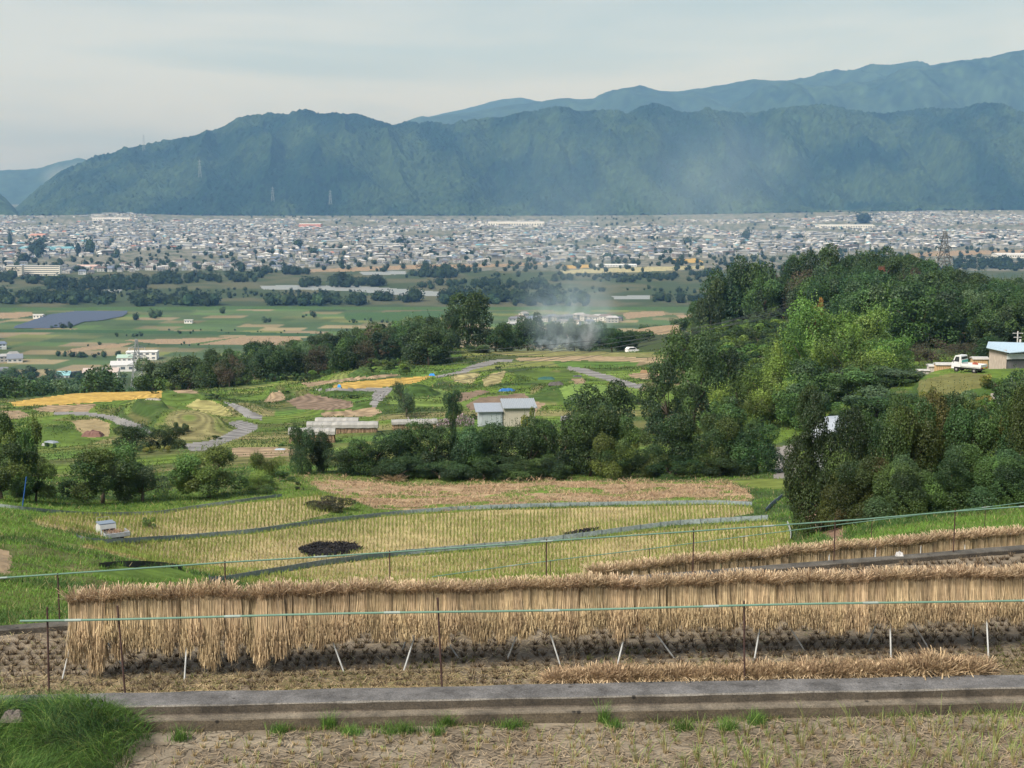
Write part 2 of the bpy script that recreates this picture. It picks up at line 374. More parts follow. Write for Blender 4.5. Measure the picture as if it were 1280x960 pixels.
def make_ground():
    ui = np.concatenate([np.linspace(-1500, -80, 70)[:-1], np.arange(-80, 1360, 1.5), np.linspace(1360, 2800, 70)])
    segs = [(4, 23, 6), (23, 31, 18), (31, 68, 80), (68, 110, 130), (110, 345, 210), (345, 700, 70), (700, 1120, 40)]
    D = np.concatenate([np.exp(np.linspace(math.log(a), math.log(b), n, endpoint=False)) for a, b, n in segs])
    vv = np.arange(478, 268, -.8); sl = -slope(vv); d2 = CH / sl; d2 = d2[(d2 > 1120)]
    d2 = d2[d2 < 7200]
    D = np.concatenate([D, d2, [7400, 8200, 9500, 12000, 16000]])
    S, DD = np.meshgrid((ui - 640) / F, D, indexing='ij')
    X = S * DD; Y = DD; Z = gz(X, Y)
    nu, nd = X.shape
    Pu, Pv = project(X, Y, Z)
    n1 = fbm(X / 14, Y / 14, 4, 1); n2 = fbm(X / 2.2, Y / 2.2, 3, 2); n3 = fbm(X / 60, Y / 60, 3, 4)
    C = np.zeros(X.shape + (3,))
    def mixc(a, b, t): return np.asarray(a) * (1 - t[..., None]) + np.asarray(b) * t[..., None]
    C[:] = mixc(G_BR, G_DK, sstep(.38, .60, n1))
    C = mixc2(C, G_OL, sstep(.5, .75, n3) * .7)
    C = mixc2(C, (.22, .19, .09), sstep(.62, .8, n2) * .45)
    # terraced fields of the middle ground: small parcels
    wx = X + 14 * (fbm(X / 30, Y / 30, 2, 21) - .5); wy = Y + 18 * (fbm(X / 40, Y / 40, 2, 22) - .5)
    zb_ = gz(X, Y, False); q_ = zb_ / 1.5 + .6 * fbm(X / 45, Y / 45, 2, 5); fr_ = q_ - np.floor(q_)
    h = _hash(np.floor(wx / 19 + 5 * _hash(np.floor(q_), q_ * 0, 5)), np.floor(q_), 3)
    midm = ((Y > 118) & (Y < 345) & (Pu > -100) & (Pu < 900))
    pal = np.array([G_BR, G_MID, (.13, .19, .045), (.19, .17, .08), G_OL, (.10, .16, .032), (.21, .16, .10), G_MID, (.085,.155,.035), (.17,.19,.06)])
    pc = pal[np.minimum((h * len(pal)).astype(int), len(pal) - 1)]
    edge = np.minimum(np.abs(wx / 11 - np.round(wx / 11)) * 11, np.abs(wy / 17 - np.round(wy / 17)) * 17)
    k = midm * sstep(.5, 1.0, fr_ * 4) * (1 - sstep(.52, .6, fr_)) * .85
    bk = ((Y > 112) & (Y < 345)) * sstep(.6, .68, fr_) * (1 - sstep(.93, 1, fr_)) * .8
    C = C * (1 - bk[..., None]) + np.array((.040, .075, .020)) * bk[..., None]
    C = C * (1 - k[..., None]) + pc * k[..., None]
    # wooded ground
    wood = ((Y > 345) & (Y < 1120)) | ((Y > 250) & (Y <= 345) & (Pu > 880))
    C[wood] = mixc(G_DK, (.05, .06, .03), n1)[wood]
    # valley floor: parcels of farmland
    pl = Y >= 1120
    a = .12; rx = X * math.cos(a) - Y * math.sin(a); ry = X * math.sin(a) + Y * math.cos(a)
    h1 = _hash(np.floor(rx / 46 + 3 * _hash(np.floor(ry / 34), ry * 0, 8)), np.floor(ry / 34), 31)
    pal2 = np.array([(.048,.078,.032), (.040,.066,.028), (.060,.085,.036), (.105,.10,.055), (.15,.125,.08), (.05,.085,.032), (.036,.060,.026), (.075,.09,.038), (.052,.075,.034), (.045,.07,.03), (.10,.115,.04), (.06,.10,.035), (.17,.145,.085)])
    pc2 = pal2[np.minimum((h1 * len(pal2)).astype(int), len(pal2) - 1)] * (.70 + 1.1 * fbm(X / 70, Y / 38, 4, 33)[..., None])
    C[pl] = pc2[pl]
    riv = pl & (Y > 1780) & (Y < 2600)
    C[riv] = mixc((.042, .062, .028), (.085, .088, .05), sstep(.4, .65, n3))[riv]
    town = pl & (Pv < 338)
    C[town] = mixc((.07, .085, .055), (.17, .165, .14), sstep(.4, .6, n1))[town]
    # face classes
    fX = .25 * (X[:-1, :-1] + X[1:, :-1] + X[:-1, 1:] + X[1:, 1:]); fY = .25 * (Y[:-1, :-1] + Y[1:, :-1] + Y[:-1, 1:] + Y[1:, 1:])
    fU = .25 * (Pu[:-1, :-1] + Pu[1:, :-1] + Pu[:-1, 1:] + Pu[1:, 1:]); fV = .25 * (Pv[:-1, :-1] + Pv[1:, :-1] + Pv[:-1, 1:] + Pv[1:, 1:])
    cls = np.zeros(fX.shape, int)
    # ragged outlines
    ju = 5 * (fbm(fX / 5, fY / 5, 2, 41) - .5); jv = 1.6 * (fbm(fX / 4, fY / 4, 2, 42) - .5)
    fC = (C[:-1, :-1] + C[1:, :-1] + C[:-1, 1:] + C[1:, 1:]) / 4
    nn = fbm(fX / 1.5, fY / 1.5, 3, 52)
    for kind, col, d0, d1, poly in POLY:
        k = {'f': 0, 'r': 1, 'w': 2}[kind]
        jj = 1.0 if d1 < 1000 else .25
        m = (fY > d0) & (fY < d1) & inpoly(fU + ju * jj, fV + jv * jj, poly)
        if kind != 'f': cls[m] = k
        fC[m] = np.asarray(col) * (.78 + .44 * nn[m])[:, None]
        if poly is DRYG:
            g = m & (fbm(fX / 2.5, fY / 2.5, 3, 77) > .58); fC[g] = np.asarray(G_BR) * (.9 + .5 * nn[g])[:, None]
        if poly in (FIELD_A, FIELD_B, FIELD_C):
            cls[m] = 3
    # ploughed and mown rows
    st = midm_f(fX, fY, fU) & (vnoise(fX / 20, fY / 20, 8) > .45)
    qf = gz(fX, fY, False) / 1.5 + .6 * fbm(fX / 45, fY / 45, 2, 5)
    rowp = .5 + .5 * np.sin(2 * PI * (qf * 7 + .3 * fbm(fX / 9, fY / 9, 2, 6)))
    fC[st] *= (.72 + .5 * rowp[st])[:, None]
    for nm, k, mat in (('ground', 0, M_ground), ('road', 1, M_road), ('river', 2, M_water), ('stubble_field_ground', 3, M_ground)):
        sel = cls == k
        I, J = np.nonzero(sel)
        q = np.stack([I * nd + J, (I + 1) * nd + J, (I + 1) * nd + J + 1, I * nd + J + 1], 1)
        used, inv = np.unique(q.ravel(), return_inverse=True)
        V = np.stack([X.ravel()[used], Y.ravel()[used], Z.ravel()[used]], 1)
        me = np_mesh(nm, V, inv.reshape(-1, 4), fC[I, J], mat, smooth=True)
        tag(link(nm, me), kind='structure')

def mixc2(C, b, t): return C * (1 - t[..., None]) + np.asarray(b) * t[..., None]
def midm_f(X, Y, U): return (Y > 125) & (Y < 345) & (U > -80) & (U < 860)

def water_mat():
    m = bpy.data.materials.new('river_water'); m.use_nodes = True; b = m.node_tree.nodes['Principled BSDF']
    b.inputs['Base Color'].default_value = (.20, .22, .22, 1); b.inputs['Roughness'].default_value = .55
    N = m.node_tree.nodes; L = m.node_tree.links
    nz = N.new('ShaderNodeTexNoise'); nz.inputs['Scale'].default_value = 3; tc = N.new('ShaderNodeTexCoord'); L.new(tc.outputs['Object'], nz.inputs['Vector'])
    bp = N.new('ShaderNodeBump'); bp.inputs['Strength'].default_value = .3; L.new(nz.outputs['Fac'], bp.inputs['Height']); L.new(bp.outputs['Normal'], b.inputs['Normal'])
    return m
M_water = water_mat()
make_ground()

# ------------------------------------------------------------------ mountains
def mountain(name, sil, D0, Dc, D1, zbase, cols, nr, spur, spurw, bump, treescale, seed, c1, c2, zb_f=None, flat=False):
    us = np.arange(cols[0], cols[1], cols[2]); S = (us - 640) / F
    zc0 = CH + Dc * slope(np.interp(us, [p[0] for p in sil], [p[1] for p in sil]))
    tt = np.concatenate([np.linspace(0, 1, nr), 1 + np.linspace(0, 1, nr // 4 + 1)[1:]])
    SS, T = np.meshgrid(S, tt, indexing='ij')
    Y = np.where(T <= 1, D0 + (Dc - D0) * T, Dc + (D1 - Dc) * (T - 1)); X = SS * Y
    zc = zc0[:, None] * np.ones_like(T)
    uu = us[:, None] * np.ones_like(T)
    zb = gz(X, np.full_like(X, D0)) if zb_f is None else np.full_like(X, zbase)
    p = np.where(T <= 1, np.sin(T * PI / 2) ** 1.15, np.cos((T - 1) * PI / 2))
    wx = X + spurw * .9 * (fbm(X / (spurw * 2), Y / (spurw * 2), 3, seed) - .5) + (Y - Dc) * .22
    r = 1 - np.abs(2 * fbm(wx / spurw, Y / (spurw * 3.2), 3, seed + 1) - 1) * 1.6
    r2 = 1 - np.abs(2 * fbm(wx / (spurw * .35), Y / (spurw * .9), 3, seed + 2) - 1) * 1.6
    H = np.maximum(zc - zb, 0)
    env = np.clip(4 * T * (1 - T), 0, 1) if True else 1
    z = zb + H * (p * (1 - .0 * T)) + H * spur * env * (r - .65) + H * spur * .35 * env * (r2 - .65)
    tn = fbm(X / treescale, Y / treescale, 2, seed + 3)
    z = z + bump * (tn - .5) * np.clip(H / 60, 0, 1)
    z = np.where(H < 2, zb - 5, z)
    n = fbm(X / 180, Y / 260, 4, seed + 4); n2 = fbm(X / (treescale * .8), Y / (treescale * .8), 2, seed + 6)
    C = mixc2(np.zeros(X.shape + (3,)) + np.asarray(c1), c2, sstep(.3, .7, n)) * (.35 + 1.3 * n2[..., None])
    nu, nd = X.shape; I, J = np.meshgrid(np.arange(nu - 1), np.arange(nd - 1), indexing='ij')
    q = np.stack([I * nd + J, (I + 1) * nd + J, (I + 1) * nd + J + 1, I * nd + J + 1], -1).reshape(-1, 4)
    me = np_mesh(name, np.stack([X, Y, z], -1).reshape(-1, 3), q, C.reshape(-1, 3), M_mount, smooth=not flat)
    return tag(link(name, me), kind='structure')

SIL1 = [(-50,330),(5,300),(20,264),(50,240),(90,214),(130,199),(180,187),(220,178),(250,171),(268,168),(300,155),(340,148),(370,145),(395,149),(410,154),(450,152),(480,158),(520,163),(560,160),(600,158),(640,155),(680,148),(720,143),(745,141),(780,146),(820,142),(860,145),(900,141),(940,143),(980,140),(1020,132),(1060,140),(1100,142),(1150,136),(1200,137),(1250,142),(1290,146),(1400,150),(1700,170)]
SIL2 = [(460,190),(500,158),(530,150),(560,143),(590,140),(640,131),(690,127),(740,126),(770,118),(797,110),(822,115),(850,114),(880,109),(910,104),(935,99),(960,102),(990,101),(1020,96),(1060,92),(1090,87),(1110,85),(1150,84),(1180,80),(1300,70),(1700,90)]
SIL3 = [(880,170),(915,128),(945,112),(960,108),(990,109),(1020,111),(1060,106),(1100,98),(1140,88),(1180,80),(1215,75),(1250,67),(1275,66),(1320,72),(1400,80),(1700,100)]
SIL4 = [(480,160),(540,146),(600,132),(630,124),(650,123),(680,128),(705,126),(760,150)]
SIL5 = [(-300,195),(-60,208),(0,214),(40,212),(60,209),(80,203),(105,198),(118,201),(140,222),(180,262)]
SIL6 = [(-300,205),(-60,226),(0,239),(12,248),(24,262),(34,280)]
mountain('mountain_ridge', SIL1, 6700, 8100, 9600, 0, (-60, 1700, 1.2), 300, .46, 560, 30, 17, 100, (.006, .019, .013), (.026, .046, .022), flat=True)
mountain('far_mountain_ridge', SIL2, 10200, 12400, 14300, 0, (440, 1700, 3), 60, .25, 900, 20, 60, 200, (.015, .030, .016), (.024, .042, .02))
mountain('second_mountain_ridge', SIL3, 9700, 11000, 12300, 0, (870, 1700, 2.2), 80, .28, 800, 20, 45, 300, (.012, .026, .015), (.026, .046, .022))
mountain('distant_mountain', SIL4, 12900, 14400, 14900, 0, (470, 770, 3), 30, .1, 900, 10, 60, 400, (.015, .030, .016), (.024, .042, .02))
mountain('distant_hill', SIL5, 11200, 12600, 13600, 0, (-300, 190, 2.5), 40, .2, 700, 15, 50, 500, (.015, .030, .016), (.024, .042, .02))
mountain('near_hill', SIL6, 6500, 7000, 7900, 0, (-300, 40, 1.6), 60, .2, 300, 18, 26, 600, (.010, .026, .015), (.028, .05, .024))

# ------------------------------------------------------------------ blades: grass, stubble, straw
def blades(P0, h, w, lean, az, up=1.0, segs=2, taper=.85, base_c=None, tip_c=None, faz=None):
    """one ribbon per row of P0. h,w,lean,az arrays; returns V,Q,C"""
    n = len(P0); P0 = np.asarray(P0, float)
    h = np.broadcast_to(h, n); w = np.broadcast_to(w, n); lean = np.broadcast_to(lean, n); az = np.broadcast_to(az, n)
    fa = RNG.uniform(0, PI, n) if faz is None else np.broadcast_to(faz, n)
    dx, dy = np.cos(az), np.sin(az); wx, wy = np.cos(fa), np.sin(fa)
    V = np.zeros((n, segs + 1, 2, 3)); C = np.zeros((n, segs + 1, 2, 3))
    base_c = np.broadcast_to(base_c, (n, 3)); tip_c = np.broadcast_to(tip_c if tip_c is not None else base_c, (n, 3))
    for s in range(segs + 1):
        t = s / segs
        cx = P0[:, 0] + lean * h * t * t * dx; cy = P0[:, 1] + lean * h * t * t * dy; cz = P0[:, 2] + up * h * (t - .25 * lean * t * t)
        ww = w * (1 - taper * t) / 2
        for k, sg in ((0, -1), (1, 1)):
            V[:, s, k, 0] = cx + sg * ww * wx; V[:, s, k, 1] = cy + sg * ww * wy; V[:, s, k, 2] = cz
            C[:, s, k] = base_c * (1 - t) + tip_c * t
    m = 2 * (segs + 1); b = (np.arange(n) * m)[:, None]
    Q = np.concatenate([np.stack([b[:, 0] + 2 * s, b[:, 0] + 2 * s + 1, b[:, 0] + 2 * s + 3, b[:, 0] + 2 * s + 2], 1) for s in range(segs)])
    return V.reshape(-1, 3), Q, C.reshape(-1, 3)

def join(parts):
    V = []; Q = []; C = []; o = 0
    for v, q, c in parts:
        V.append(v); Q.append(q + o); C.append(c); o += len(v)
    return np.concatenate(V), np.concatenate(Q), np.concatenate(C)

def pick(pal, n, jit=.15):
    pal = np.asarray(pal); c = pal[RNG.integers(0, len(pal), n)]
    return c * (1 + RNG.uniform(-jit, jit, (n, 1)))

def ribbons(A, B, w, c):
    """flat straight pieces lying between A and B"""
    A = np.asarray(A); B = np.asarray(B); d = B - A; L = np.maximum(np.linalg.norm(d[:, :2], axis=1), 1e-6)
    nrm = np.stack([-d[:, 1] / L, d[:, 0] / L, np.zeros(len(L))], 1) * (np.broadcast_to(w, len(L)) / 2)[:, None]
    V = np.stack([A - nrm, A + nrm, B + nrm, B - nrm], 1).reshape(-1, 3)
    Q = np.arange(len(A) * 4).reshape(-1, 4); C = np.repeat(c, 4, 0)
    return V, Q, C

def litter(X, Y, Z, L, w, pal):
    n = len(X); a = RNG.uniform(0, 2 * PI, n); l = L * RNG.uniform(.4, 1, n) / 2
    A = np.stack([X - l * np.cos(a), Y - l * np.sin(a), Z + RNG.uniform(.004, .02, n)], 1)
    B = np.stack([X + l * np.cos(a), Y + l * np.sin(a), Z + RNG.uniform(.004, .035, n)], 1)
    return ribbons(A, B, w, pick(pal, n, .2))

STRAW_PAL = [(.58, .455, .28), (.66, .53, .345), (.50, .375, .22), (.59, .455, .275), (.50, .39, .25), (.36, .27, .165)]

# ---- stubble of the three near fields
def stubble(name, poly, label, dx=.21, dy=.27, d0=55, d1=104):
    xs = np.arange(-34, 20, dx); ys = np.arange(d0, d1, dy); X, Y = np.meshgrid(xs, ys)
    X = X * (1 + (Y - 80) / 80 * .92) + .02 * RNG.standard_normal(X.shape); Y = Y + .03 * RNG.standard_normal(Y.shape)
    X = X.ravel(); Y = Y.ravel(); Z = gz(X, Y); u, v = project(X, Y, Z)
    ok = inpoly(u, v, poly)
    burn = inpoly(u, v, [(364,687),(398,677),(442,678),(457,686),(432,694),(388,696)]) | inpoly(u, v, [(702,668),(730,662),(753,660),(737,667),(708,670)])
    ok &= ~burn & (RNG.random(len(X)) < .93)
    X, Y, Z = X[ok], Y[ok], Z[ok]; k = 6
    g = fbm(X / 6, Y / 6, 3, 12) + .15 * fbm(X / .8, Y / .8, 2, 14)
    X = np.repeat(X, k); Y = np.repeat(Y, k); Z = np.repeat(Z, k); g = np.repeat(g, k); n = len(X)
    P0 = np.stack([X + RNG.normal(0, .022, n), Y + RNG.normal(0, .022, n), Z - .01], 1)
    green = RNG.random(n) < np.clip((g - .31) * 2.2, .15, .85)
    tip = np.where(green[:, None], pick([(.17, .26, .045), (.22, .30, .06), (.14, .22, .04)], n), pick([(.48, .40, .20), (.42, .34, .17)], n))
    base = pick([(.36, .29, .13), (.24, .20, .09)], n)
    h = np.where(green, RNG.uniform(.16, .30, n), RNG.uniform(.07, .13, n))
    V, Q, C = blades(P0, h, .030, RNG.uniform(.1, .5, n), RNG.uniform(0, 2 * PI, n), 1, 1, .5, base, tip)
    tag(link(name, np_mesh(name, V, Q, C, M_grass)), label, 'rice stubble', kind='stuff')
stubble('rice_stubble', FIELD_A, 'rows of cut rice stubble in the lowest field just above the rack')
stubble('rice_stubble', FIELD_B, 'rows of cut rice stubble in the middle field with the black burnt patches')
stubble('rice_stubble', FIELD_C, 'rows of cut rice stubble in the small upper left field by the cart')

# ---- grass on the near left bank and around the fields
def near_grass():
    n = 90000
    D = np.exp(RNG.uniform(math.log(25), math.log(125), n)); u = RNG.uniform(-60, 1330, n)
    X = D * (u - 640) / F; Y = D; Z = gz(X, Y); pu, pv = project(X, Y, Z)
    bad = np.zeros(n, bool)
    for kind, col, d0, d1, poly in POLY:
        if d0 < 115: bad |= (Y > d0) & (Y < d1) & inpoly(pu, pv, poly) & (RNG.random(n) > (.12 if poly is DRYG else 0))
    ok = ~bad & (Y > curb_y(X) + .6) & ((X < -1) | (Y > f3(X) + .3))
    # hidden slope behind the rack needs none
    ok &= ~((pv > 728) & (pu > 330))
    X, Y, Z = X[ok], Y[ok], Z[ok]; n = len(X); k = 5
    sc = np.repeat(np.clip(Y / 45, .8, 2.2), k)
    X = np.repeat(X, k); Y = np.repeat(Y, k); Z = np.repeat(Z, k); n = len(X)
    g = fbm(X / 3, Y / 3, 3, 81)
    P0 = np.stack([X + RNG.normal(0, .08, n) * sc, Y + RNG.normal(0, .08, n) * sc, Z - .02], 1)
    base = mixc2(np.zeros((n, 3)) + np.array((.105, .195, .030)), (.042, .092, .020), sstep(.42, .66, g)) * RNG.uniform(.7, 1.3, (n, 1))
    dry = RNG.random(n) < .06
    base[dry] = pick([(.30, .24, .12)], dry.sum())
    h = RNG.uniform(.07, .20, n) * (.6 + .9 * g) * np.clip(sc, .8, 1.15)
    V, Q, C = blades(P0, h, .02 * sc, RNG.uniform(.2, 1.1, n), RNG.uniform(0, 2 * PI, n), 1, 1, .7, base, base * 1.15)
    tag(link('grass', np_mesh('grass', V, Q, C, M_grass)), 'green grass on the banks around the stubble fields', 'grass', kind='stuff')
near_grass()

def mid_grass():
    n = 130000; D = np.exp(RNG.uniform(math.log(112), math.log(350), n)); u = RNG.uniform(-60, 1330, n)
    X = D * (u - 640) / F; Z = gz(X, D); pu, pv = project(X, D, Z); bad = np.zeros(n, bool)
    for kd, col, d0, d1, poly in POLY:
        if 115 < d1 < 700 and d0 > 60: bad |= inpoly(pu, pv, poly)
    g = fbm(X / 7, D / 7, 4, 61); ok = ~bad & (RNG.random(n) < sstep(.40, .66, g) * .8); X, Y, Z, g = X[ok], D[ok], Z[ok], g[ok]; k = 3
    X = np.repeat(X, k); Y = np.repeat(Y, k); Z = np.repeat(Z, k); g = np.repeat(g, k); n = len(X); sc = np.clip(Y / 150, .8, 2)
    P0 = np.stack([X + RNG.normal(0, .25, n) * sc, Y + RNG.normal(0, .25, n) * sc, Z - .03], 1)
    base = mixc2(np.zeros((n, 3)) + np.array((.078, .122, .026)), (.044, .075, .021), sstep(.52, .7, g)) * RNG.uniform(.8, 1.2, (n, 1))
    d = RNG.random(n) < .06; base[d] = pick([(.22, .17, .09), (.17, .16, .06)], int(d.sum()))
    V, Q, C = blades(P0, RNG.uniform(.08, .24, n) * (.5 + g) * sc * .8, .12 * sc, RNG.uniform(.2, 1.2, n), RNG.uniform(0, 2 * PI, n), 1, 1, .6, base, base * 1.15)
    tag(link('rough_grass', np_mesh('rough_grass', V, Q, C, M_grass)), 'rough tufted grass on the banks of the terraced middle ground', 'grass', kind='stuff')
mid_grass()

def dry_heaps():
    n = 30000; D = RNG.uniform(86, 112, n); u = RNG.uniform(375, 945, n); X = D * (u - 640) / F; Z = gz(X, D); pu, pv = project(X, D, Z)
    ok = inpoly(pu, pv, DRYG); X, Y, Z = X[ok], D[ok], Z[ok]; n = len(X)
    g = fbm(X / 2.2, Y / 1.2, 3, 91); hp = .45 * sstep(.48, .75, g)
    k = g > .42; X, Y, Z, hp = X[k], Y[k], Z[k], hp[k]; n = len(X)
    P0 = np.stack([X, Y, Z + hp * RNG.random(n)], 1)
    c = pick([(.40, .28, .17), (.34, .23, .14), (.28, .19, .12), (.44, .33, .21), (.20, .14, .09)], n)
    V, Q, C = blades(P0, RNG.uniform(.1, .3, n), .05, RNG.uniform(.8, 2.2, n), RNG.uniform(0, 2 * PI, n), 1, 2, .7, c, c)
    tag(link('dry_cut_grass', np_mesh('dry_cut_grass', V, Q, C, M_straw)), 'brown dried cut grass lying in a strip before the orchard row', 'dry grass', kind='stuff')
dry_heaps()

def burnt(name, poly, label):
    pts = []
    us = [p[0] for p in poly]; vs = [p[1] for p in poly]; n = 40000
    D = RNG.uniform(60, 95, n); u = RNG.uniform(min(us), max(us), n); X = D * (u - 640) / F; Z = gz(X, D); pu, pv = project(X, D, Z)
    ok = inpoly(pu + RNG.normal(0, 1.5, n), pv + RNG.normal(0, .8, n), poly); X, Y, Z = X[ok], D[ok], Z[ok]; n = len(X)
    c = pick([(.012, .012, .014), (.02, .02, .022), (.035, .033, .033)], n)
    V, Q, C = blades(np.stack([X, Y, Z], 1), RNG.uniform(.04, .12, n), .09, RNG.uniform(.5, 2, n), RNG.uniform(0, 2 * PI, n), 1, 1, .4, c, c)
    tag(link(name, np_mesh(name, V, Q, C, M_ground)), label, 'burnt straw', kind='stuff')
burnt('burnt_straw', [(367,687),(398,678),(442,679),(454,686),(432,693),(388,695)], 'large black oval patch of burnt straw in the middle field')
burnt('burnt_straw', [(704,668),(730,662.5),(751,660.5),(737,666),(708,669.5)], 'thin black streak of burnt straw at the field edge')

# ------------------------------------------------------------------ foreground: paddies, retaining wall, kerb
def soil_mat(name, c_dry, c_dark, crack, scale):
    m = bpy.data.materials.new(name); m.use_nodes = True; nt = m.node_tree; N = nt.nodes; L = nt.links; b = N['Principled BSDF']
    tc = N.new('ShaderNodeTexCoord')
    n0 = N.new('ShaderNodeTexNoise'); n0.inputs['Scale'].default_value = 1.6; n0.inputs['Detail'].default_value = 8; L.new(tc.outputs['Object'], n0.inputs['Vector'])
    mixv = N.new('ShaderNodeMix'); mixv.data_type = 'VECTOR'; mixv.inputs[0].default_value = .3
    n1 = N.new('ShaderNodeTexNoise'); n1.inputs['Scale'].default_value = 5; L.new(tc.outputs['Object'], n1.inputs['Vector'])
    L.new(tc.outputs['Object'], mixv.inputs[4]); L.new(n1.outputs['Color'], mixv.inputs[5])
    vo = N.new('ShaderNodeTexVoronoi'); vo.feature = 'DISTANCE_TO_EDGE'; vo.inputs['Scale'].default_value = scale; L.new(mixv.outputs[1], vo.inputs['Vector'])
    cr = N.new('ShaderNodeValToRGB'); cr.color_ramp.elements[0].position = 0; cr.color_ramp.elements[0].color = (0, 0, 0, 1); cr.color_ramp.elements[1].position = .055; cr.color_ramp.elements[1].color = (1, 1, 1, 1)
    L.new(vo.outputs['Distance'], cr.inputs[0])
    ramp = N.new('ShaderNodeValToRGB'); ramp.color_ramp.elements[0].position = .35; ramp.color_ramp.elements[0].color = (*c_dark, 1); ramp.color_ramp.elements[1].position = .62; ramp.color_ramp.elements[1].color = (*c_dry, 1)
    L.new(n0.outputs['Fac'], ramp.inputs[0])
    dk = N.new('ShaderNodeMix'); dk.data_type = 'RGBA'; dk.blend_type = 'MULTIPLY'; dk.inputs[0].default_value = crack
    L.new(ramp.outputs[0], dk.inputs[6]); L.new(cr.outputs[0], dk.inputs[7])
    L.new(dk.outputs[2], b.inputs['Base Color']); b.inputs['Roughness'].default_value = .95; b.inputs['Specular IOR Level'].default_value = .15
    n2 = N.new('ShaderNodeTexNoise'); n2.inputs['Scale'].default_value = 25; n2.inputs['Detail'].default_value = 8; L.new(tc.outputs['Object'], n2.inputs['Vector'])
    ad = N.new('ShaderNodeMath'); ad.operation = 'MULTIPLY_ADD'; L.new(cr.outputs[0], ad.inputs[0]); ad.inputs[1].default_value = .8 * crack; L.new(n2.outputs['Fac'], ad.inputs[2])
    bp = N.new('ShaderNodeBump'); bp.inputs['Strength'].default_value = .8; bp.inputs['Distance'].default_value = .03; L.new(ad.outputs[0], bp.inputs['Height']); L.new(bp.outputs['Normal'], b.inputs['Normal'])
    return m
M_mud = soil_mat('cracked_dry_mud', (.235, .20, .15), (.13, .105, .075), .65, 3.4)
M_mud2 = soil_mat('trodden_mud', (.23, .19, .14), (.13, .105, .076), .25, 3.0)

def sheet(name, x0, x1, ya, yb, z, mat, nx=240, ny=60, amp=.02, sc=.5, seed=1):
    s = np.linspace(x0, x1, nx); t = np.linspace(0, 1, ny); S, T = np.meshgrid(s, t, indexing='ij')
    Y = ya(S) + (yb(S) - ya(S)) * T; Z = z + amp * (fbm(S / sc, Y / sc, 4, seed) - .5) * 2
    I, J = np.meshgrid(np.arange(nx - 1), np.arange(ny - 1), indexing='ij')
    q = np.stack([I * ny + J, (I + 1) * ny + J, (I + 1) * ny + J + 1, I * ny + J + 1], -1).reshape(-1, 4)
    return tag(link(name, np_mesh(name, np.stack([S, Y, Z], -1).reshape(-1, 3), q, None, mat, True)), kind='structure')
sheet('dry_paddy', -22, 22, lambda x: 0 * x + 9, lambda x: wall_y(x) - .6, Z1, M_mud, amp=.014, sc=.45, seed=5)
sheet('harvested_paddy', -22, 22, lambda x: wall_y(x) - .2, lambda x: curb_y(x) - .1, Z2, M_mud2, 400, 120, .012, .3, 6)

# retaining wall: stepped profile swept along a line
def wall_mat():
    m = bpy.data.materials.new('old_concrete'); m.use_nodes = True; nt = m.node_tree; N = nt.nodes; L = nt.links; b = N['Principled BSDF']
    a = N.new('ShaderNodeAttribute'); a.attribute_name = 'Col'; tc = N.new('ShaderNodeTexCoord')
    n0 = N.new('ShaderNodeTexNoise'); n0.inputs['Scale'].default_value = 2.1; n0.inputs['Detail'].default_value = 8; n0.inputs['Roughness'].default_value = .7; L.new(tc.outputs['Object'], n0.inputs['Vector'])
    n1 = N.new('ShaderNodeTexNoise'); n1.inputs['Scale'].default_value = 45; n1.inputs['Detail'].default_value = 4; L.new(tc.outputs['Object'], n1.inputs['Vector'])
    r0 = N.new('ShaderNodeMapRange'); r0.inputs[1].default_value = .3; r0.inputs[2].default_value = .7; r0.inputs[3].default_value = .35; r0.inputs[4].default_value = 1.6; L.new(n0.outputs['Fac'], r0.inputs[0])
    r1 = N.new('ShaderNodeMapRange'); r1.inputs[1].default_value = .3; r1.inputs[2].default_value = .7; r1.inputs[3].default_value = .6; r1.inputs[4].default_value = 1.45; L.new(n1.outputs['Fac'], r1.inputs[0])
    mu = N.new('ShaderNodeMath'); mu.operation = 'MULTIPLY'; L.new(r0.outputs[0], mu.inputs[0]); L.new(r1.outputs[0], mu.inputs[1])
    # pits
    vo = N.new('ShaderNodeTexVoronoi'); vo.inputs['Scale'].default_value = 2.2; L.new(tc.outputs['Object'], vo.inputs['Vector'])
    pr = N.new('ShaderNodeMapRange'); pr.inputs[1].default_value = .05; pr.inputs[2].default_value = .09; pr.inputs[3].default_value = .15; pr.inputs[4].default_value = 1; L.new(vo.outputs['Distance'], pr.inputs[0])
    m2 = N.new('ShaderNodeMath'); m2.operation = 'MULTIPLY'; L.new(mu.outputs[0], m2.inputs[0]); L.new(pr.outputs[0], m2.inputs[1])
    hs = N.new('ShaderNodeHueSaturation'); L.new(a.outputs['Color'], hs.inputs['Color']); L.new(m2.outputs[0], hs.inputs['Value'])
    L.new(hs.outputs[0], b.inputs['Base Color']); b.inputs['Roughness'].default_value = .92
    bp = N.new('ShaderNodeBump'); bp.inputs['Strength'].default_value = .6; bp.inputs['Distance'].default_value = .015; L.new(n1.outputs['Fac'], bp.inputs['Height']); L.new(bp.outputs['Normal'], b.inputs['Normal'])
    return m
M_conc = wall_mat()
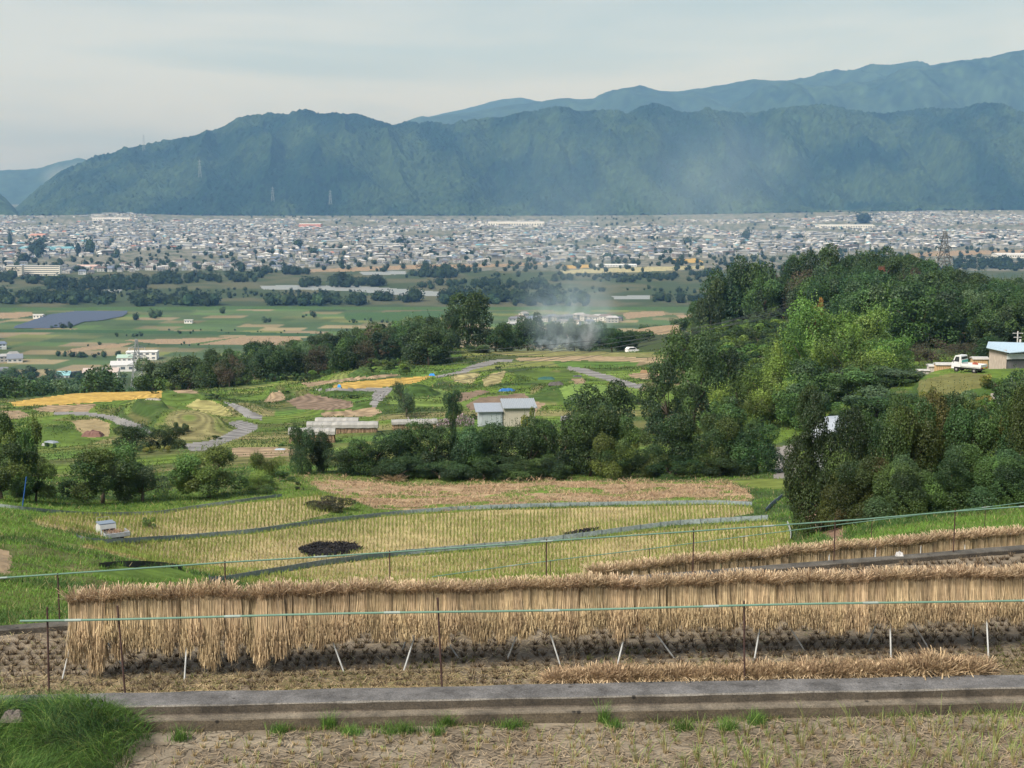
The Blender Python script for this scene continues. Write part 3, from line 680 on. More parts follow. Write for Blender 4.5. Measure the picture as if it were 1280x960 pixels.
def sweep(name, prof, cols, x0, x1, yf, z0, nx, mat, seed, wob=.008):
    xs = np.linspace(x0, x1, nx); V = []; n = len(prof)
    for x in xs:
        for k, (dy, dz) in enumerate(prof):
            w1 = wob * (float(fbm(np.array(x * 1.7), np.array(k * 3.1), 3, seed)) - .5) * 4
            V.append((x, yf(x) + dy + w1, z0 + dz + w1 * .5))
    Q = []; C = []
    for i in range(nx - 1):
        for k in range(n - 1):
            Q.append((i * n + k, (i + 1) * n + k, (i + 1) * n + k + 1, i * n + k + 1)); C.append(cols[k])
    return link(name, np_mesh(name, V, Q, C, mat))
WT = CH - 7.42
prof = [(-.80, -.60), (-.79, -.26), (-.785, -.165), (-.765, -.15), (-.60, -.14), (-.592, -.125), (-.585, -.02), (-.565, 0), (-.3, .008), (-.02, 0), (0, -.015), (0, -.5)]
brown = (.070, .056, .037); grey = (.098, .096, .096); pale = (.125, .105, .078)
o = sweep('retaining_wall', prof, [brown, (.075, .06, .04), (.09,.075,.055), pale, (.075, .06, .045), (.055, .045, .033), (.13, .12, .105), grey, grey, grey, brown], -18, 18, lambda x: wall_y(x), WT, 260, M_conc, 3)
tag(o, 'low stepped concrete retaining wall with grey top crossing the whole foreground', 'retaining wall')
cprof = [(0, -.3), (0, .06), (.015, .075), (.30, .07), (.32, .05), (.34, -1.4)]
o = sweep('kerb_wall', cprof, [(.06, .05, .038)] + [(.072, .064, .052)] * 4, -18, 18, lambda x: curb_y(x) - .02, Z2, 200, M_conc, 9)
tag(o, 'dark weathered concrete kerb along the far edge of the harvested paddy', 'kerb')

# stubble tufts, straw litter and weeds of the two nearest paddies
def paddy_stuff():
    xs = np.arange(-8, 8.6, .215); rows = np.arange(-9, 0, 1) * .27 - .02
    X, R = np.meshgrid(xs, rows); X = X.ravel() + RNG.normal(0, .03, X.size); Y = wall_y(X) - .88 + R.ravel() + RNG.normal(0, .03, X.size)
    ok = ~((X < -4.4 - (19.4 - Y) * .3)) & (RNG.random(len(X)) < .85); X, Y = X[ok], Y[ok]
    Z = Z1 + 0 * X; k = 26
    gr = np.clip(fbm(X / 1.5, Y / 1.5, 2, 4) * .9 + .022 * X, .02, .9)
    vig = RNG.uniform(.5, 1.7, len(X)) * (.7 + .05 * np.clip(X, -4, 8))
    X = np.repeat(X, k); Y = np.repeat(Y, k); gr = np.repeat(gr, k); vig = np.repeat(vig, k); n = len(X)
    a = RNG.uniform(0, 2 * PI, n); r = RNG.uniform(0, .032, n)
    P0 = np.stack([X + r * np.cos(a), Y + r * np.sin(a), np.full(n, Z1 - .01)], 1)
    green = RNG.random(n) < gr * .75
    h = np.where(green, RNG.uniform(.10, .26, n) * vig, RNG.uniform(.03, .09, n))
    base = pick([(.30, .23, .12), (.23, .16, .09), (.36, .29, .16)], n)
    tip = np.where(green[:, None], pick([(.13, .24, .04), (.17, .28, .05), (.10, .19, .04)], n), pick([(.42, .33, .18), (.36, .27, .15)], n))
    p1 = blades(P0, h * 1.15, .014, RNG.uniform(.1, .6, n), a, 1, 2, .7, base, tip)
    # litter
    n = 12000; lx = RNG.uniform(-8, 9, n); ly = wall_y(lx) - .82 - RNG.uniform(0, 1, n) ** .8 * 2.4
    ok = RNG.random(n) < np.clip(.35 + .06 * lx + fbm(lx / .6, ly / .6, 3, 66) - .3, 0.05, 1)
    lx, ly = lx[ok], ly[ok]
    p2 = litter(lx, ly, np.full(len(lx), Z1 + .012), .22, .008, [(.42, .33, .22), (.34, .26, .17), (.48, .38, .25), (.27, .2, .13)])
    V, Q, C = join([p1, p2])
    tag(link('paddy_stubble', np_mesh('paddy_stubble', V, Q, C, M_grass)), 'rice stubble tufts sprouting green in the cracked mud of the nearest paddy', 'rice stubble', kind='stuff')
    # harvested paddy under the rack
    xs = np.arange(-11, 12.5, .165); X, R = np.meshgrid(xs, np.arange(.2, 8, .27)); X = X.ravel(); Y = wall_y(X) + R.ravel() + RNG.normal(0, .02, X.size); X = X + RNG.normal(0, .022, len(X))
    ok = (Y < curb_y(X) - .2) & (RNG.random(len(X)) < .9); X, Y = X[ok], Y[ok]; k = 30
    X = np.repeat(X, k); Y = np.repeat(Y, k); n = len(X); a = RNG.uniform(0, 2 * PI, n); r = RNG.uniform(0, .03, n)
    P0 = np.stack([X + r * np.cos(a), Y + r * np.sin(a), np.full(n, Z2)], 1)
    c = pick([(.14, .10, .065), (.09, .066, .044), (.065, .048, .034), (.20, .15, .09)], n)
    g = (fbm(X / .8, Y / .8, 2, 8) > .6) & (RNG.random(n) < .3) & (Y < 22.2 + .09 * X)
    c[g] = pick([(.15, .17, .05)], int(g.sum()))
    p1 = blades(P0, RNG.uniform(.05, .12, n), .013, RNG.uniform(.2, 1.0, n), a, 1, 1, .5, c * .75, c * 1.2)
    n = 48000; lx = RNG.uniform(-9, 11, n); ly = wall_y(lx) + RNG.uniform(0, 1, n) ** 1.5 * 5
    den = np.where(ly < wall_y(lx) + .95, .95, .13) * sstep(.3, .55, fbm(lx / .5, ly / .5, 3, 67) + .12) + .04
    ok = (ly < curb_y(lx) - .1) & (RNG.random(n) < den); lx, ly = lx[ok], ly[ok]
    p2 = litter(lx, ly, np.full(len(lx), Z2 + .02), .22, .010, [(.40, .31, .18), (.33, .25, .14), (.26, .2, .11), (.22, .21, .09), (.45, .36, .22)])
    V, Q, C = join([p1, p2])
    tag(link('paddy_stubble', np_mesh('paddy_stubble', V, Q, C, M_grass)), 'short brown rice stubble and straw litter in the muddy paddy under the rack', 'rice stubble', kind='stuff')
paddy_stuff()

def fg_grass():
    # clump of long grass over the left end of the wall
    n = 26000; X = RNG.uniform(-8.6, -4.6, n); Y = RNG.uniform(17.0, 19.75, n)
    lim = -5.1 + .25 * (fbm(Y / .5, X / .5, 2, 3) - .5) * 2 - np.clip(Y - 19.0, 0, 1) * .3
    fall = sstep(0, 1.2, lim - X + .25)
    ok = (X < lim) & (RNG.random(n) < .25 + fall); X, Y, fall = X[ok], Y[ok], fall[ok]; n = len(X)
    Zt = Z1 + fall * (.10 + .28 * sstep(17.6, 19.4, Y)) + .12 * (fbm(X / .35, Y / .35, 3, 5) - .5)
    c = mixc2(np.zeros((n, 3)) + np.array((.07, .145, .03)), (.03, .075, .02), sstep(.4, .65, fbm(X / .5, Y / .5, 3, 6))) * RNG.uniform(.6, 1.5, (n, 1))
    br = RNG.random(n) < .15; c[br] = pick([(.17, .28, .05), (.25, .30, .09)], int(br.sum()))
    flow = 2 * PI * fbm(X / .9, Y / .9, 2, 7) * 1.5
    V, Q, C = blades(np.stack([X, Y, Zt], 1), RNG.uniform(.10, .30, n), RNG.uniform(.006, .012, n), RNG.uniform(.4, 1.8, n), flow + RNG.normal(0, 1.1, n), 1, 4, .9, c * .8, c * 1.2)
    # soil heap the grass grows on
    xs = np.linspace(-9.5, -4.4, 60); ys = np.linspace(15, 19.9, 50); A, B = np.meshgrid(xs, ys, indexing='ij')
    f = sstep(0, 1.2, -5.1 - A); Zh = Z1 - .03 + f * (.10 + .28 * sstep(17.6, 19.4, B)) * .96 * (1 - sstep(19.55, 19.85, B) * .8) + .12 * (fbm(A / .35, B / .35, 3, 5) - .5) * f
    I, J = np.meshgrid(np.arange(59), np.arange(49), indexing='ij'); q = np.stack([I * 50 + J, (I + 1) * 50 + J, (I + 1) * 50 + J + 1, I * 50 + J + 1], -1).reshape(-1, 4)
    me = np_mesh('soil_heap', np.stack([A, B, Zh], -1).reshape(-1, 3), q, np.full((len(q), 3), .055) * np.array((.9, 1.1, .6)), M_ground, True)
    tag(link('grassy_ground', me), kind='structure')
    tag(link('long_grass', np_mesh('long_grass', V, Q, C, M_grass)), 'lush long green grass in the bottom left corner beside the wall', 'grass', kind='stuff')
    # weeds at the wall foot
    pts = [(502, 916, 34, .22), (412, 908, 10, .35), (440, 917, 14, .2), (560, 905, 12, .28), (545, 917, 10, .2), (225, 925, 12, .28), (755, 903, 6, .4), (770, 910, 10, .2), (640, 910, 16, .2), (350, 915, 14, .2), (855, 912, 14, .22), (910, 912, 16, .25), (945, 905, 12, .3)]
    pa = []
    for (u, v, w, hh) in pts:
        D = 19.42; t = at(u, v, 1.0); D = (Z1 - CH) / (t[2] - CH); x0 = t[0] * D; m = int(90 + w * 12)
        X = x0 + RNG.normal(0, w / F * D * .5, m); Y = np.minimum(D + RNG.normal(0, .06, m), wall_y(X) - .81)
        c = pick([(.08, .16, .03), (.13, .24, .04), (.06, .12, .03)], m)
        pa.append(blades(np.stack([X, Y, np.full(m, Z1 - .01)], 1), RNG.uniform(.3, 1, m) * hh, .008, RNG.uniform(.1, .8, m), RNG.uniform(0, 2 * PI, m), 1, 3, .85, c, c * 1.15))
    m = 5000; X = RNG.uniform(-5, 8.5, m); Y = wall_y(X) - .815 - RNG.random(m) ** 2 * .12; ok = fbm(X / .6, X * 0, 3, 9) > .5; X, Y = X[ok], Y[ok]; m = len(X)
    c = pick([(.07, .13, .03), (.13, .14, .05), (.2, .15, .08)], m)
    pa.append(blades(np.stack([X, Y, np.full(m, Z1 - .01)], 1), RNG.uniform(.03, .13, m), .008, RNG.uniform(.1, .9, m), RNG.uniform(0, 2 * PI, m), 1, 2, .85, c, c * 1.15))
    V, Q, C = join(pa)
    tag(link('weeds', np_mesh('weeds', V, Q, C, M_grass)), 'scattered green weeds along the foot of the concrete wall', 'weeds', kind='stuff')
fg_grass()

# ------------------------------------------------------------------ straw racks
def sheaf_mesh(seed, width=.15, hang=.72, butt=.19, nf=120, nb=60, nbt=110):
    r = np.random.default_rng(seed); parts = []
    kx = r.uniform(-.02, .02); ln = hang * r.uniform(.88, 1.15)
    for n, sgn in ((nf, -1), (nb, 1)):
        x = r.normal(0, width * .30, n); x = np.clip(x, -width * .62, width * .62)
        y = sgn * (r.uniform(.03, .13, n))
        c = pick(STRAW_PAL, n, .18); tipc = pick([(.51, .39, .23), (.39, .29, .17), (.55, .43, .26), (.25, .18, .105)], n, .2)
        h = ln * (1 - .38 * r.random(n) ** 1.7)
        az = np.where(r.random(n) < .5, 0, PI) + r.normal(0, .6, n)
        parts.append(blades(np.stack([x * .8, y * .55, r.uniform(-.06, .03, n)], 1), h, r.uniform(.005, .010, n), r.uniform(.08, .22, n), sgn * PI / 2 + r.normal(0, .45, n), -1, 4, -.15, c, tipc, faz=r.normal(0, .5, n)))
        # grain heads at the lower ends
        m = n // 2; hx = x[:m] * 1.05; hz = -h[:m] * r.uniform(.80, .98, m); y = y + sgn * .10
        parts.append(blades(np.stack([hx, y[:m] * .9, hz], 1), r.uniform(.06, .13, m), .012, r.uniform(0, .4, m), r.uniform(0, 2 * PI, m), -1, 2, .6, tipc[:m], tipc[:m] * .8, faz=r.normal(0, .6, m)))
    x = r.normal(0, width * .30, nbt); y = r.uniform(-.1, .1, nbt); az = np.arctan2(y * 1.6, x) + r.normal(0, .35, nbt)
    c = pick([(.32, .22, .135), (.22, .15, .09), (.42, .30, .18), (.15, .10, .06)], nbt, .2); tipc = pick([(.54, .42, .27), (.44, .32, .2), (.28, .195, .12), (.62, .49, .33)], nbt, .2)
    parts.append(blades(np.stack([x * .7, y * .6, np.full(nbt, -.07)], 1), r.uniform(.5, 1.1, nbt) * (butt + .06), .009, r.uniform(.1, 1.1, nbt), az, 1, 2, -.2, c, tipc))
    V, Q, C = join(parts)
    return V, Q, C

def rack(name, label, line, bar_z, x0, x1, legs, grp, sheaf_label, step, meshes, seed, ground_z, extra=None, skip=None):
    root = empty(name, (x0, line(x0), ground_z)); tag(root, label, 'drying rack')
    R = random.Random(seed)
    def loc(p): return (p[0] - x0, p[1] - line(x0), p[2] - ground_z)
    b = MB(); b.tube([loc((x, line(x), bar_z)) for x in np.linspace(x0, x1, 12)], .022, (.45, .45, .43), 8); b.build('bar', M_metal, root)
    for (a, c) in legs:
        l = MB(); l.tube([loc(a), loc(c)], .013, (.46, .47, .46), 8); l.build('leg', M_metal, root)
    x = x0 + .05; k = 0
    while x < x1 - .05:
        o = bpy.data.objects.new('straw_sheaf', meshes[R.randrange(len(meshes))]); COL.objects.link(o)
        droop = .035 * math.sin(x * 2.1) + .03 * math.sin(x * 5.3 + 1)
        o.location = (x + R.uniform(-.01, .01), line(x) + R.uniform(-.02, .02), bar_z + .015 + droop * .5)
        o.rotation_euler = (R.uniform(-.05, .05), R.uniform(-.05, .05), R.choice((0, PI)) if False else R.uniform(-.2, .2))
        s = R.uniform(.88, 1.18); o.scale = (R.choice((-1, 1)) * s, s, (extra(x, R) if extra else 1) * R.uniform(.93, 1.05))
        tag(o, sheaf_label, 'straw sheaf', grp)
        x += step * R.uniform(.82, 1.15); k += 1
    return root

def rl(x): return 21.72 + .092 * x
SH = [np_mesh('straw_sheaf', *sheaf_mesh(50 + i, hang=.645 + .028 * (i % 4), nf=240, nb=80, nbt=150), M_straw) for i in range(12)]
LEGS = []
def foot(u, v, dz=Z2): t = at(u, v, 1.0); D = (dz - CH) / (t[2] - CH); return Vector((t[0] * D, D, dz))
BZ = CH - 6.25
for (u, v, ut, vt, fr) in [(76,852,95,795,1),(230,852,236,800,1),(432,842,415,800,1),(503,840,517,800,1),(632,826,645,797,1),(702,833,687,790,1),(770,835,785,785,1),(942,827,955,782,1),(1114,823,1121,778,1),(1236,822,1246,775,1),(159,838,138,810,0),(501,814,508,797,0),(575,822,556,797,0),(845,822,825,797,0),(1008,813,997,795,0),(1083,805,1098,785,0),(1163,810,1153,790,0),(1216,798,1222,783,0)]:
    f = foot(u, v)
    # top end on the bar: follow the leg's direction in the picture
    k = (v - 745 + (u - 640) * .025) / max(v - vt, 1); ux = u + (ut - u) * k
    tx = (ux - 640) / 1740 * 21.7
    LEGS.append((f + Vector((0, 0, -.05)), Vector((max(tx, -6.6), rl(tx) + (.03 if fr else 0), BZ - .02))))
def left_droop(x, R):
    return (1.28 + R.uniform(-.25, .25)) if x < -1.9 and R.random() < .55 else R.uniform(.92, 1.06)
rack('straw_rack', 'long drying rack of thin steel pipes hidden under straw across the paddy', rl, BZ, -6.74, 9.4, LEGS, 'straw sheaves hanging on the long rack', 'golden straw sheaf hanging head down on the long foreground rack', .128, SH, 3, Z2, left_droop)

def rl2(x): return 27.85 + .335 * x
SH2 = [np_mesh('straw_sheaf', *sheaf_mesh(80 + i, .2, .62, .2, 160, 50, 150), M_straw) for i in range(5)]
L2 = []
for x in np.arange(2.4, 11.2, 1.1):
    for s in (-1, 1): L2.append(((x, rl2(x) + s * .3, Z3 - .05), (x + .1, rl2(x), Z3 + .95)))
rack('straw_rack', 'lower drying rack of straw behind the concrete kerb at right', rl2, Z3 + .93, 1.6, 11.75, L2, 'straw sheaves on the rack behind the kerb', 'brown straw sheaf on the lower rack behind the concrete kerb', .17, SH2, 4, Z3)

# sheaves stood against the wall back edge
def stook_mesh(seed):
    r = np.random.default_rng(seed); n = 420
    x = r.normal(0, .05, n); y = r.normal(0, .05, n); az = np.arctan2(y, x)
    c = pick(STRAW_PAL, n, .2); t = pick([(.50, .38, .24), (.42, .31, .19), (.30, .21, .13), (.22, .15, .09)], n, .2)
    a = blades(np.stack([x, y, np.full(n, 0.)], 1), r.uniform(.08, .24, n), .009, r.uniform(.1, .9, n), az, 1, 2, -.1, c, t)
    n = 120; x = r.uniform(-.14, .14, n); y = r.uniform(-.10, .12, n)
    b = blades(np.stack([x * .3, y * .3, np.full(n, .16)], 1), r.uniform(.1, .18, n), .012, r.uniform(.6, 1.6, n), np.arctan2(y, x), -1, 2, .1, t[:n], c[:n])
    return join([a, b])
SK = [np_mesh('straw_bundle', *stook_mesh(200 + i), M_straw) for i in range(6)]
R = random.Random(8)
u = 692
while u < 1236:
    D = 20.95 + .0013 * (u - 640) * .75; x = D * (u - 640) / 1722
    o = bpy.data.objects.new('straw_bundle', SK[R.randrange(6)]); COL.objects.link(o)
    o.location = (x, wall_y(x) + .22 + R.uniform(-.03, .05), Z2)
    big = 1.0 + .35 * math.exp(-((u - 1165) / 45) ** 2)
    o.rotation_euler = (R.uniform(-.25, .1), R.uniform(-.2, .2), R.uniform(0, 6)); s = R.uniform(.95, 1.25) * big; o.scale = (s * 1.1, s, s)
    tag(o, 'short straw bundle set down in the row behind the concrete wall', 'straw bundle', 'straw bundles in a row behind the concrete wall')
    u += R.uniform(9, 13)

# ------------------------------------------------------------------ pipe fences
def pipe_fence(label, pipe, stakes, rp, rs, cp=(.12, .215, .16)):
    o0 = Vector(stakes[0][0]); root = empty('pipe_fence', o0); tag(root, label, 'pipe fence')
    b = MB(); b.tube([Vector(p) - o0 for p in pipe], rp, cp, 8)
    for i in range(1, len(pipe) - 1, 3):           # joints
        p = Vector(pipe[i]) - o0; d = (Vector(pipe[i + 1]) - Vector(pipe[i])).normalized()
        b.tube([p - d * .12, p + d * .12], rp * 1.25, (.24, .30, .27), 8)
    b.build('pipe', M_green_pipe, root)
    for a, c in stakes:
        s = MB(); s.tube([Vector(a) - o0, Vector(c) - o0], rs, (.055, .032, .028), 7)
        s.build('stake', M_rust, root)
    return root
def fx(u, D): return D * (u - 640) / 1735
pts = []
for u in np.linspace(25, 1420, 22):
    D = wall_y((u - 640) / 1735 * 20.6) - .02; x = fx(u, D)
    vv = 776 - 26 * (u - 25) / 1255 + .8 * math.sin(u / 90); pts.append(at(u, vv, D))
st = []
for (u0, v0, u1, v1) in [(61, 866, 59, 759), (157, 865, 147, 757), (553, 857, 547, 747), (931, 849, 930, 751), (1390, 838, 1389, 738)]:
    D = wall_y((u0 - 640) / 1735 * 20.6) + .03
    a = Vector(at(u0, v0, D)); a.z = Z2 - .1; st.append((a, at(u1, v1, D)))
pipe_fence('green pipe rail on rusty stakes just behind the concrete wall', pts, st, .017, .015)
pts = []
for u, v in [(-60,726),(0,722.5),(125,714),(281,703),(400,696),(487,690.5),(640,680),(683,676.5),(780,670),(868,664),(960,657.5),(1080,649),(1195,639),(1280,633),(1400,624)]:
    X = (u - 640) / 1745 * 26; D = 25.8 + .285 * X
    for _ in range(4): X = (u - 640) / 1750 * D; D = 25.8 + .285 * X
    pts.append(at(u, v, D + .2))
st = []
for u, vt in [(72, 716), (281, 701), (487, 688), (683, 674), (867, 661), (1044, 648), (1194, 636), (1360, 622)]:
    D = 26.4
    for _ in range(5): X = (u - 640) / 1750 * D; D = 25.8 + .285 * X
    a = Vector(at(u, vt, D + .2)); st.append(((a.x, a.y, Z2 - .3), a))
pipe_fence('green pipe rail on rusty stakes along the dark kerb behind the long rack', pts, st, .015, .013)
pts = []; st = []
for u, v in [(540,721),(640,707),(720,697),(812,686),(930,670.5),(1050,655.5),(1130,646),(1232,634),(1330,622)]:
    D = 29.0 + .47 * (u - 640) / 1750 * 31
    pts.append(at(u, v, D + .2))
for u, v in [(688,701),(812,685),(930,669.5),(1090,649),(1232,633)]:
    D = 29.0 + .47 * (u - 640) / 1750 * 31
    a = Vector(at(u, v, D + .2)); st.append(((a.x, a.y, Z3 - .3), a))
pipe_fence('thin green pipe rail on the lower terrace beyond the kerb at right', pts, st, .010, .009)

# ------------------------------------------------------------------ low net fences between the fields
def net_fence(label, px, h, d0, d1, col=(.20, .24, .24), post=True):
    P = []
    for i in range(len(px) - 1):
        n = max(2, int(abs(px[i + 1][0] - px[i][0]) / 8))
        for k in range(n):
            t = k / n; P.append(hit(px[i][0] * (1 - t) + px[i + 1][0] * t, px[i][1] * (1 - t) + px[i + 1][1] * t, d0, d1))
    P.append(hit(px[-1][0], px[-1][1], d0, d1))
    for _ in range(3): P = [P[0]] + [(P[i - 1] + P[i] * 2 + P[i + 1]) / 4 for i in range(1, len(P) - 1)] + [P[-1]]
    o0 = P[0].copy(); root = empty('net_fence', o0); tag(root, label, 'net fence')
    m = MB()
    for i in range(len(P) - 1):
        a = P[i] - o0; b = P[i + 1] - o0; d = (b - a); nrm = Vector((-d.y, d.x, 0)).normalized() * .012
        ha = h * (.97 + .05 * random.random()); hb = h * (.9 + .15 * random.random()) if False else ha
        up = Vector((0, 0, 1)); z0 = Vector((0, 0, -.05))
        vs = [a + z0 - nrm, b + z0 - nrm, b + up * hb - nrm, a + up * ha - nrm, a + z0 + nrm, b + z0 + nrm, b + up * hb + nrm, a + up * ha + nrm]
        s = .92 + .16 * random.random()
        m.add(vs, [(0, 1, 2, 3), (5, 4, 7, 6), (3, 2, 6, 7)], (col[0] * s, col[1] * s, col[2] * s))
    m.build('net', M_net, root)
    if post:
        for i in range(0, len(P), 3):
            if i // 3 >= 90: break
            a = P[i] - o0; b = MB(); b.tube([a + Vector((0, -.03, -.1)), a + Vector((0, -.03, h + .06))], .018, (.10, .13, .14), 5); b.build('post', M_rust, root)
net_fence('grey net fence below the small upper left stubble field', [(97,684),(150,679),(240,673),(320,666),(400,654),(500,643),(580,637),(680,633.5),(800,631),(900,630),(940,632)], .25, 60, 105)
net_fence('grey net fence between the middle and the lowest stubble field', [(262,733),(312,722),(400,707),(500,694),(580,687),(640,682.5),(720,673),(800,662),(850,656),(960,650)], .28, 50, 95)
net_fence('crumpled grey net along the upper edge of the upper left field', [(-20,632),(30,638),(85,643),(130,645),(200,643),(240,636),(300,628),(352,621)], .2, 60, 110, (.20, .23, .22), False)
net_fence('low dark sheet edging around the small bright green paddy', [(125,711),(140,708.5),(175,707),(215,709),(228,712)], .2, 40, 75, (.03, .03, .035), False)
net_fence('blue grey sheet edging at the right end of the fields', [(957,641),(962,634),(970,628),(978,622)], .25, 60, 105, (.15, .18, .22), False)
net_fence('pale sheet edging at the right corner of the lowest field', [(988,680),(990,668),(984,657)], .25, 50, 100, (.35, .37, .36), False)

# ------------------------------------------------------------------ trees
def crown(seed, H, R, n, leaf, nl, base=.18,  cols=((.05, .10, .025),), shoots=0, sq=.8, up=.55, jit=.25, wisp=0.0, lobe=(.26, .46), gap=.14):
    r = np.random.default_rng(seed); cols = np.asarray(cols)
    cen = []; rad = []
    zc = H * (base + 1) / 2; hz = H * (1 - base) / 2
    for k in range(nl):
        a = r.uniform(0, 2 * PI); q = r.uniform(0, 1) ** .45 * .82; t = r.uniform(-.9, .72)
        w = math.sqrt(max(0, 1 - (t * .85) ** 2)) ** sq if t > 0 else 1 - .12 * abs(t)
        cen.append((R * q * w * math.cos(a), R * q * w * math.sin(a), zc + hz * t)); rad.append(min(R, hz) * r.uniform(*lobe))
    cen = np.array(cen); rad = np.array(rad)
    pr = rad ** 2 / (rad ** 2).sum(); li = r.choice(nl, int(n * 1.6), p=pr); m = len(li)
    d = r.normal(size=(m, 3)); d[:, 2] += .25; d /= np.linalg.norm(d, axis=1)[:, None]
    k = .62 + .42 * r.random(m) ** .6
    bump = .8 + .45 * fbm(d[:, 0] * 2.3 + li * 7.1, d[:, 1] * 2.3 + d[:, 2] * 2.9, 2, seed)
    pos = cen[li] + d * (rad[li] * k * bump)[:, None]
    keep = np.ones(m, bool)
    for j in range(nl):
        dd = np.linalg.norm(pos - cen[j], axis=1); keep &= (dd > rad[j] * .55) | (li == j)
    # gaps in the foliage
    g = vnoise(pos[:, 0] / R * 4 + pos[:, 2], pos[:, 1] / R * 4 + pos[:, 2] * .7, seed + 3); keep &= g > gap
    pos = pos[keep][:n]; d = d[keep][:n]; li = li[keep][:n]; m = len(pos)
    lc = cols[r.integers(0, len(cols), nl)] * r.uniform(.65, 1.4, (nl, 1))
    cl = lc[li] * (1 + r.uniform(-jit, jit, (m, 1)))
    sz = leaf * r.uniform(.6, 1.25, m)
    if shoots:
        ns = shoots; si = r.integers(0, m, ns); si = si[pos[si][:, 2] > H * (base + .15)]; ns = len(si); kk = 14
        t = np.tile(np.linspace(0, 1, kk), ns); b = np.repeat(pos[si], kk, 0); L = np.repeat(r.uniform(.07, .17, ns) * H, kk)
        out = np.repeat(d[si] * .35 * L.reshape(ns, kk)[:, :1], kk, 0)
        sp = b + out * t[:, None]; sp[:, 2] += L * t; sp += r.normal(0, leaf * .28, sp.shape)
        pos = np.concatenate([pos, sp]); nd = r.normal(size=sp.shape); d = np.concatenate([d, nd / np.linalg.norm(nd, axis=1)[:, None]])
        cl = np.concatenate([cl, np.repeat(cl[si] * 1.15, kk, 0)]); sz = np.concatenate([sz, np.full(len(sp), leaf * .75)]); m = len(pos)
    nn = d * up + r.normal(size=(m, 3)) * .5; nn[:, 2] += .15; nn /= np.linalg.norm(nn, axis=1)[:, None]
    t1 = np.cross(nn, r.normal(size=(m, 3))); t1 /= np.linalg.norm(t1, axis=1)[:, None]; t2 = np.cross(nn, t1)
    a1 = t1 * (sz / 2)[:, None]; a2 = t2 * (sz * .36)[:, None]
    V = np.stack([pos - a1, pos + a2 - a1 * .1, pos + a1, pos - a2 - a1 * .1], 1).reshape(-1, 3)
    rr = np.percentile(np.hypot(V[:, 0], V[:, 1]), 96); zt = np.percentile(V[:, 2], 99.3); z0 = np.percentile(V[:, 2], 1); zb = H * max(base, .0) * .8
    V[:, :2] *= R / rr; cen[:, :2] *= R / rr; V[:, 2] = zb + (V[:, 2] - z0) * (H - zb) / (zt - z0); cen[:, 2] = zb + (cen[:, 2] - z0) * (H - zb) / (zt - z0)
    V[:, 2] = np.maximum(V[:, 2], .02)
    return V, np.arange(4 * m).reshape(-1, 4), np.repeat(cl, 4, 0), cen, rad

def trunk_mesh(name, seed, H, cen, rad, r0, col=(.12, .095, .07), nb=9, lean=.06):
    r = random.Random(seed); m = MB()
    fx_, fy_ = r.uniform(-lean, lean) * H, r.uniform(-lean, lean) * H
    fork = .26 * H
    m.tube([(0, 0, -.4), (fx_ * .3, fy_ * .3, fork * .5), (fx_, fy_, fork)], [r0 * 1.35, r0, r0 * .85], col, 7)
    idx = sorted(range(len(cen)), key=lambda i: -rad[i])[:nb]
    for i in idx:
        c = cen[i]; mid = ((fx_ + c[0]) / 2 * .9 + r.uniform(-.2, .2), (fy_ + c[1]) / 2 * .9, fork + (c[2] - fork) * .55)
        m.tube([(fx_, fy_, fork - .05), mid, (c[0], c[1], c[2])], [r0 * .6, r0 * .38, r0 * .12], col, 5)
    return m.mesh(name, M_bark, True)

KINDS = {}; ARR = {}
def kind(key, nvar, H, R, n, leaf, nl, r0=.14, seed=0, **kw):
    out = []
    for i in range(nvar):
        V, Q, C, cen, rad = crown(seed + i * 13, H, R, n, leaf, nl, **kw)
        if key in ('broad_dark', 'broad_mid'):
            vs, qs, cs, _a, _b = crown(seed + i * 13 + 5, H, R, 1500, leaf * 2.1, nl, **dict(kw, shoots=0)); ARR.setdefault(key, []).append((vs, qs, cs, H, R))
        out.append((np_mesh('crown', V, Q, C, M_leaf), trunk_mesh('trunk', seed + i, H, cen, rad, r0), H, R))
    KINDS[key] = out
DK = ((.028, .062, .020), (.037, .076, .023), (.046, .090, .026), (.033, .068, .027))
MD = ((.05, .10, .026), (.062, .12, .03), (.042, .088, .028))
LT = ((.095, .175, .032), (.12, .20, .036), (.075, .145, .032), (.115, .18, .04))
OLV = ((.064, .098, .022), (.082, .112, .025), (.045, .078, .021))
BRN = ((.085, .068, .042), (.07, .065, .036), (.055, .065, .034))
GRY = ((.065, .105, .05), (.085, .13, .065), (.055, .09, .045))
kind('orchard_dark', 5, 5, 2.4, 19000, .13, 16, seed=10, cols=DK + MD[:1], base=.04, shoots=160, r0=.11)
kind('orchard_olive', 4, 5, 2.6, 18000, .13, 15, seed=110, cols=OLV + DK[:2], base=.05, shoots=200, r0=.11)
kind('grove_dark', 3, 5, 2.6, 48000, .105, 22, seed=70, cols=DK + MD[:2], base=.0, shoots=260, r0=.11)
kind('grove_olive', 3, 5, 2.6, 48000, .105, 22, seed=75, cols=OLV + DK[:2] + ((.11, .10, .03),), base=.0, shoots=320, r0=.11)
kind('fruit_shoots', 4, 5, 2.8, 17000, .14, 15, seed=210, cols=OLV + MD[:2], base=.20, shoots=520, r0=.13)
kind('fruit_grey', 2, 5, 2.6, 10000, .12, 13, seed=310, cols=GRY, base=.15, shoots=380)
kind('broad_dark', 5, 9, 4.4, 10500, .34, 24, seed=410, cols=DK, base=.10, shoots=60, r0=.2)
kind('broad_mid', 5, 9, 4.4, 10000, .33, 22, seed=510, cols=MD + GRY[:1], base=.08, shoots=60, r0=.2)
kind('broad_light', 4, 9, 4.6, 12000, .26, 20, seed=610, cols=LT, base=.06, shoots=330, r0=.2)
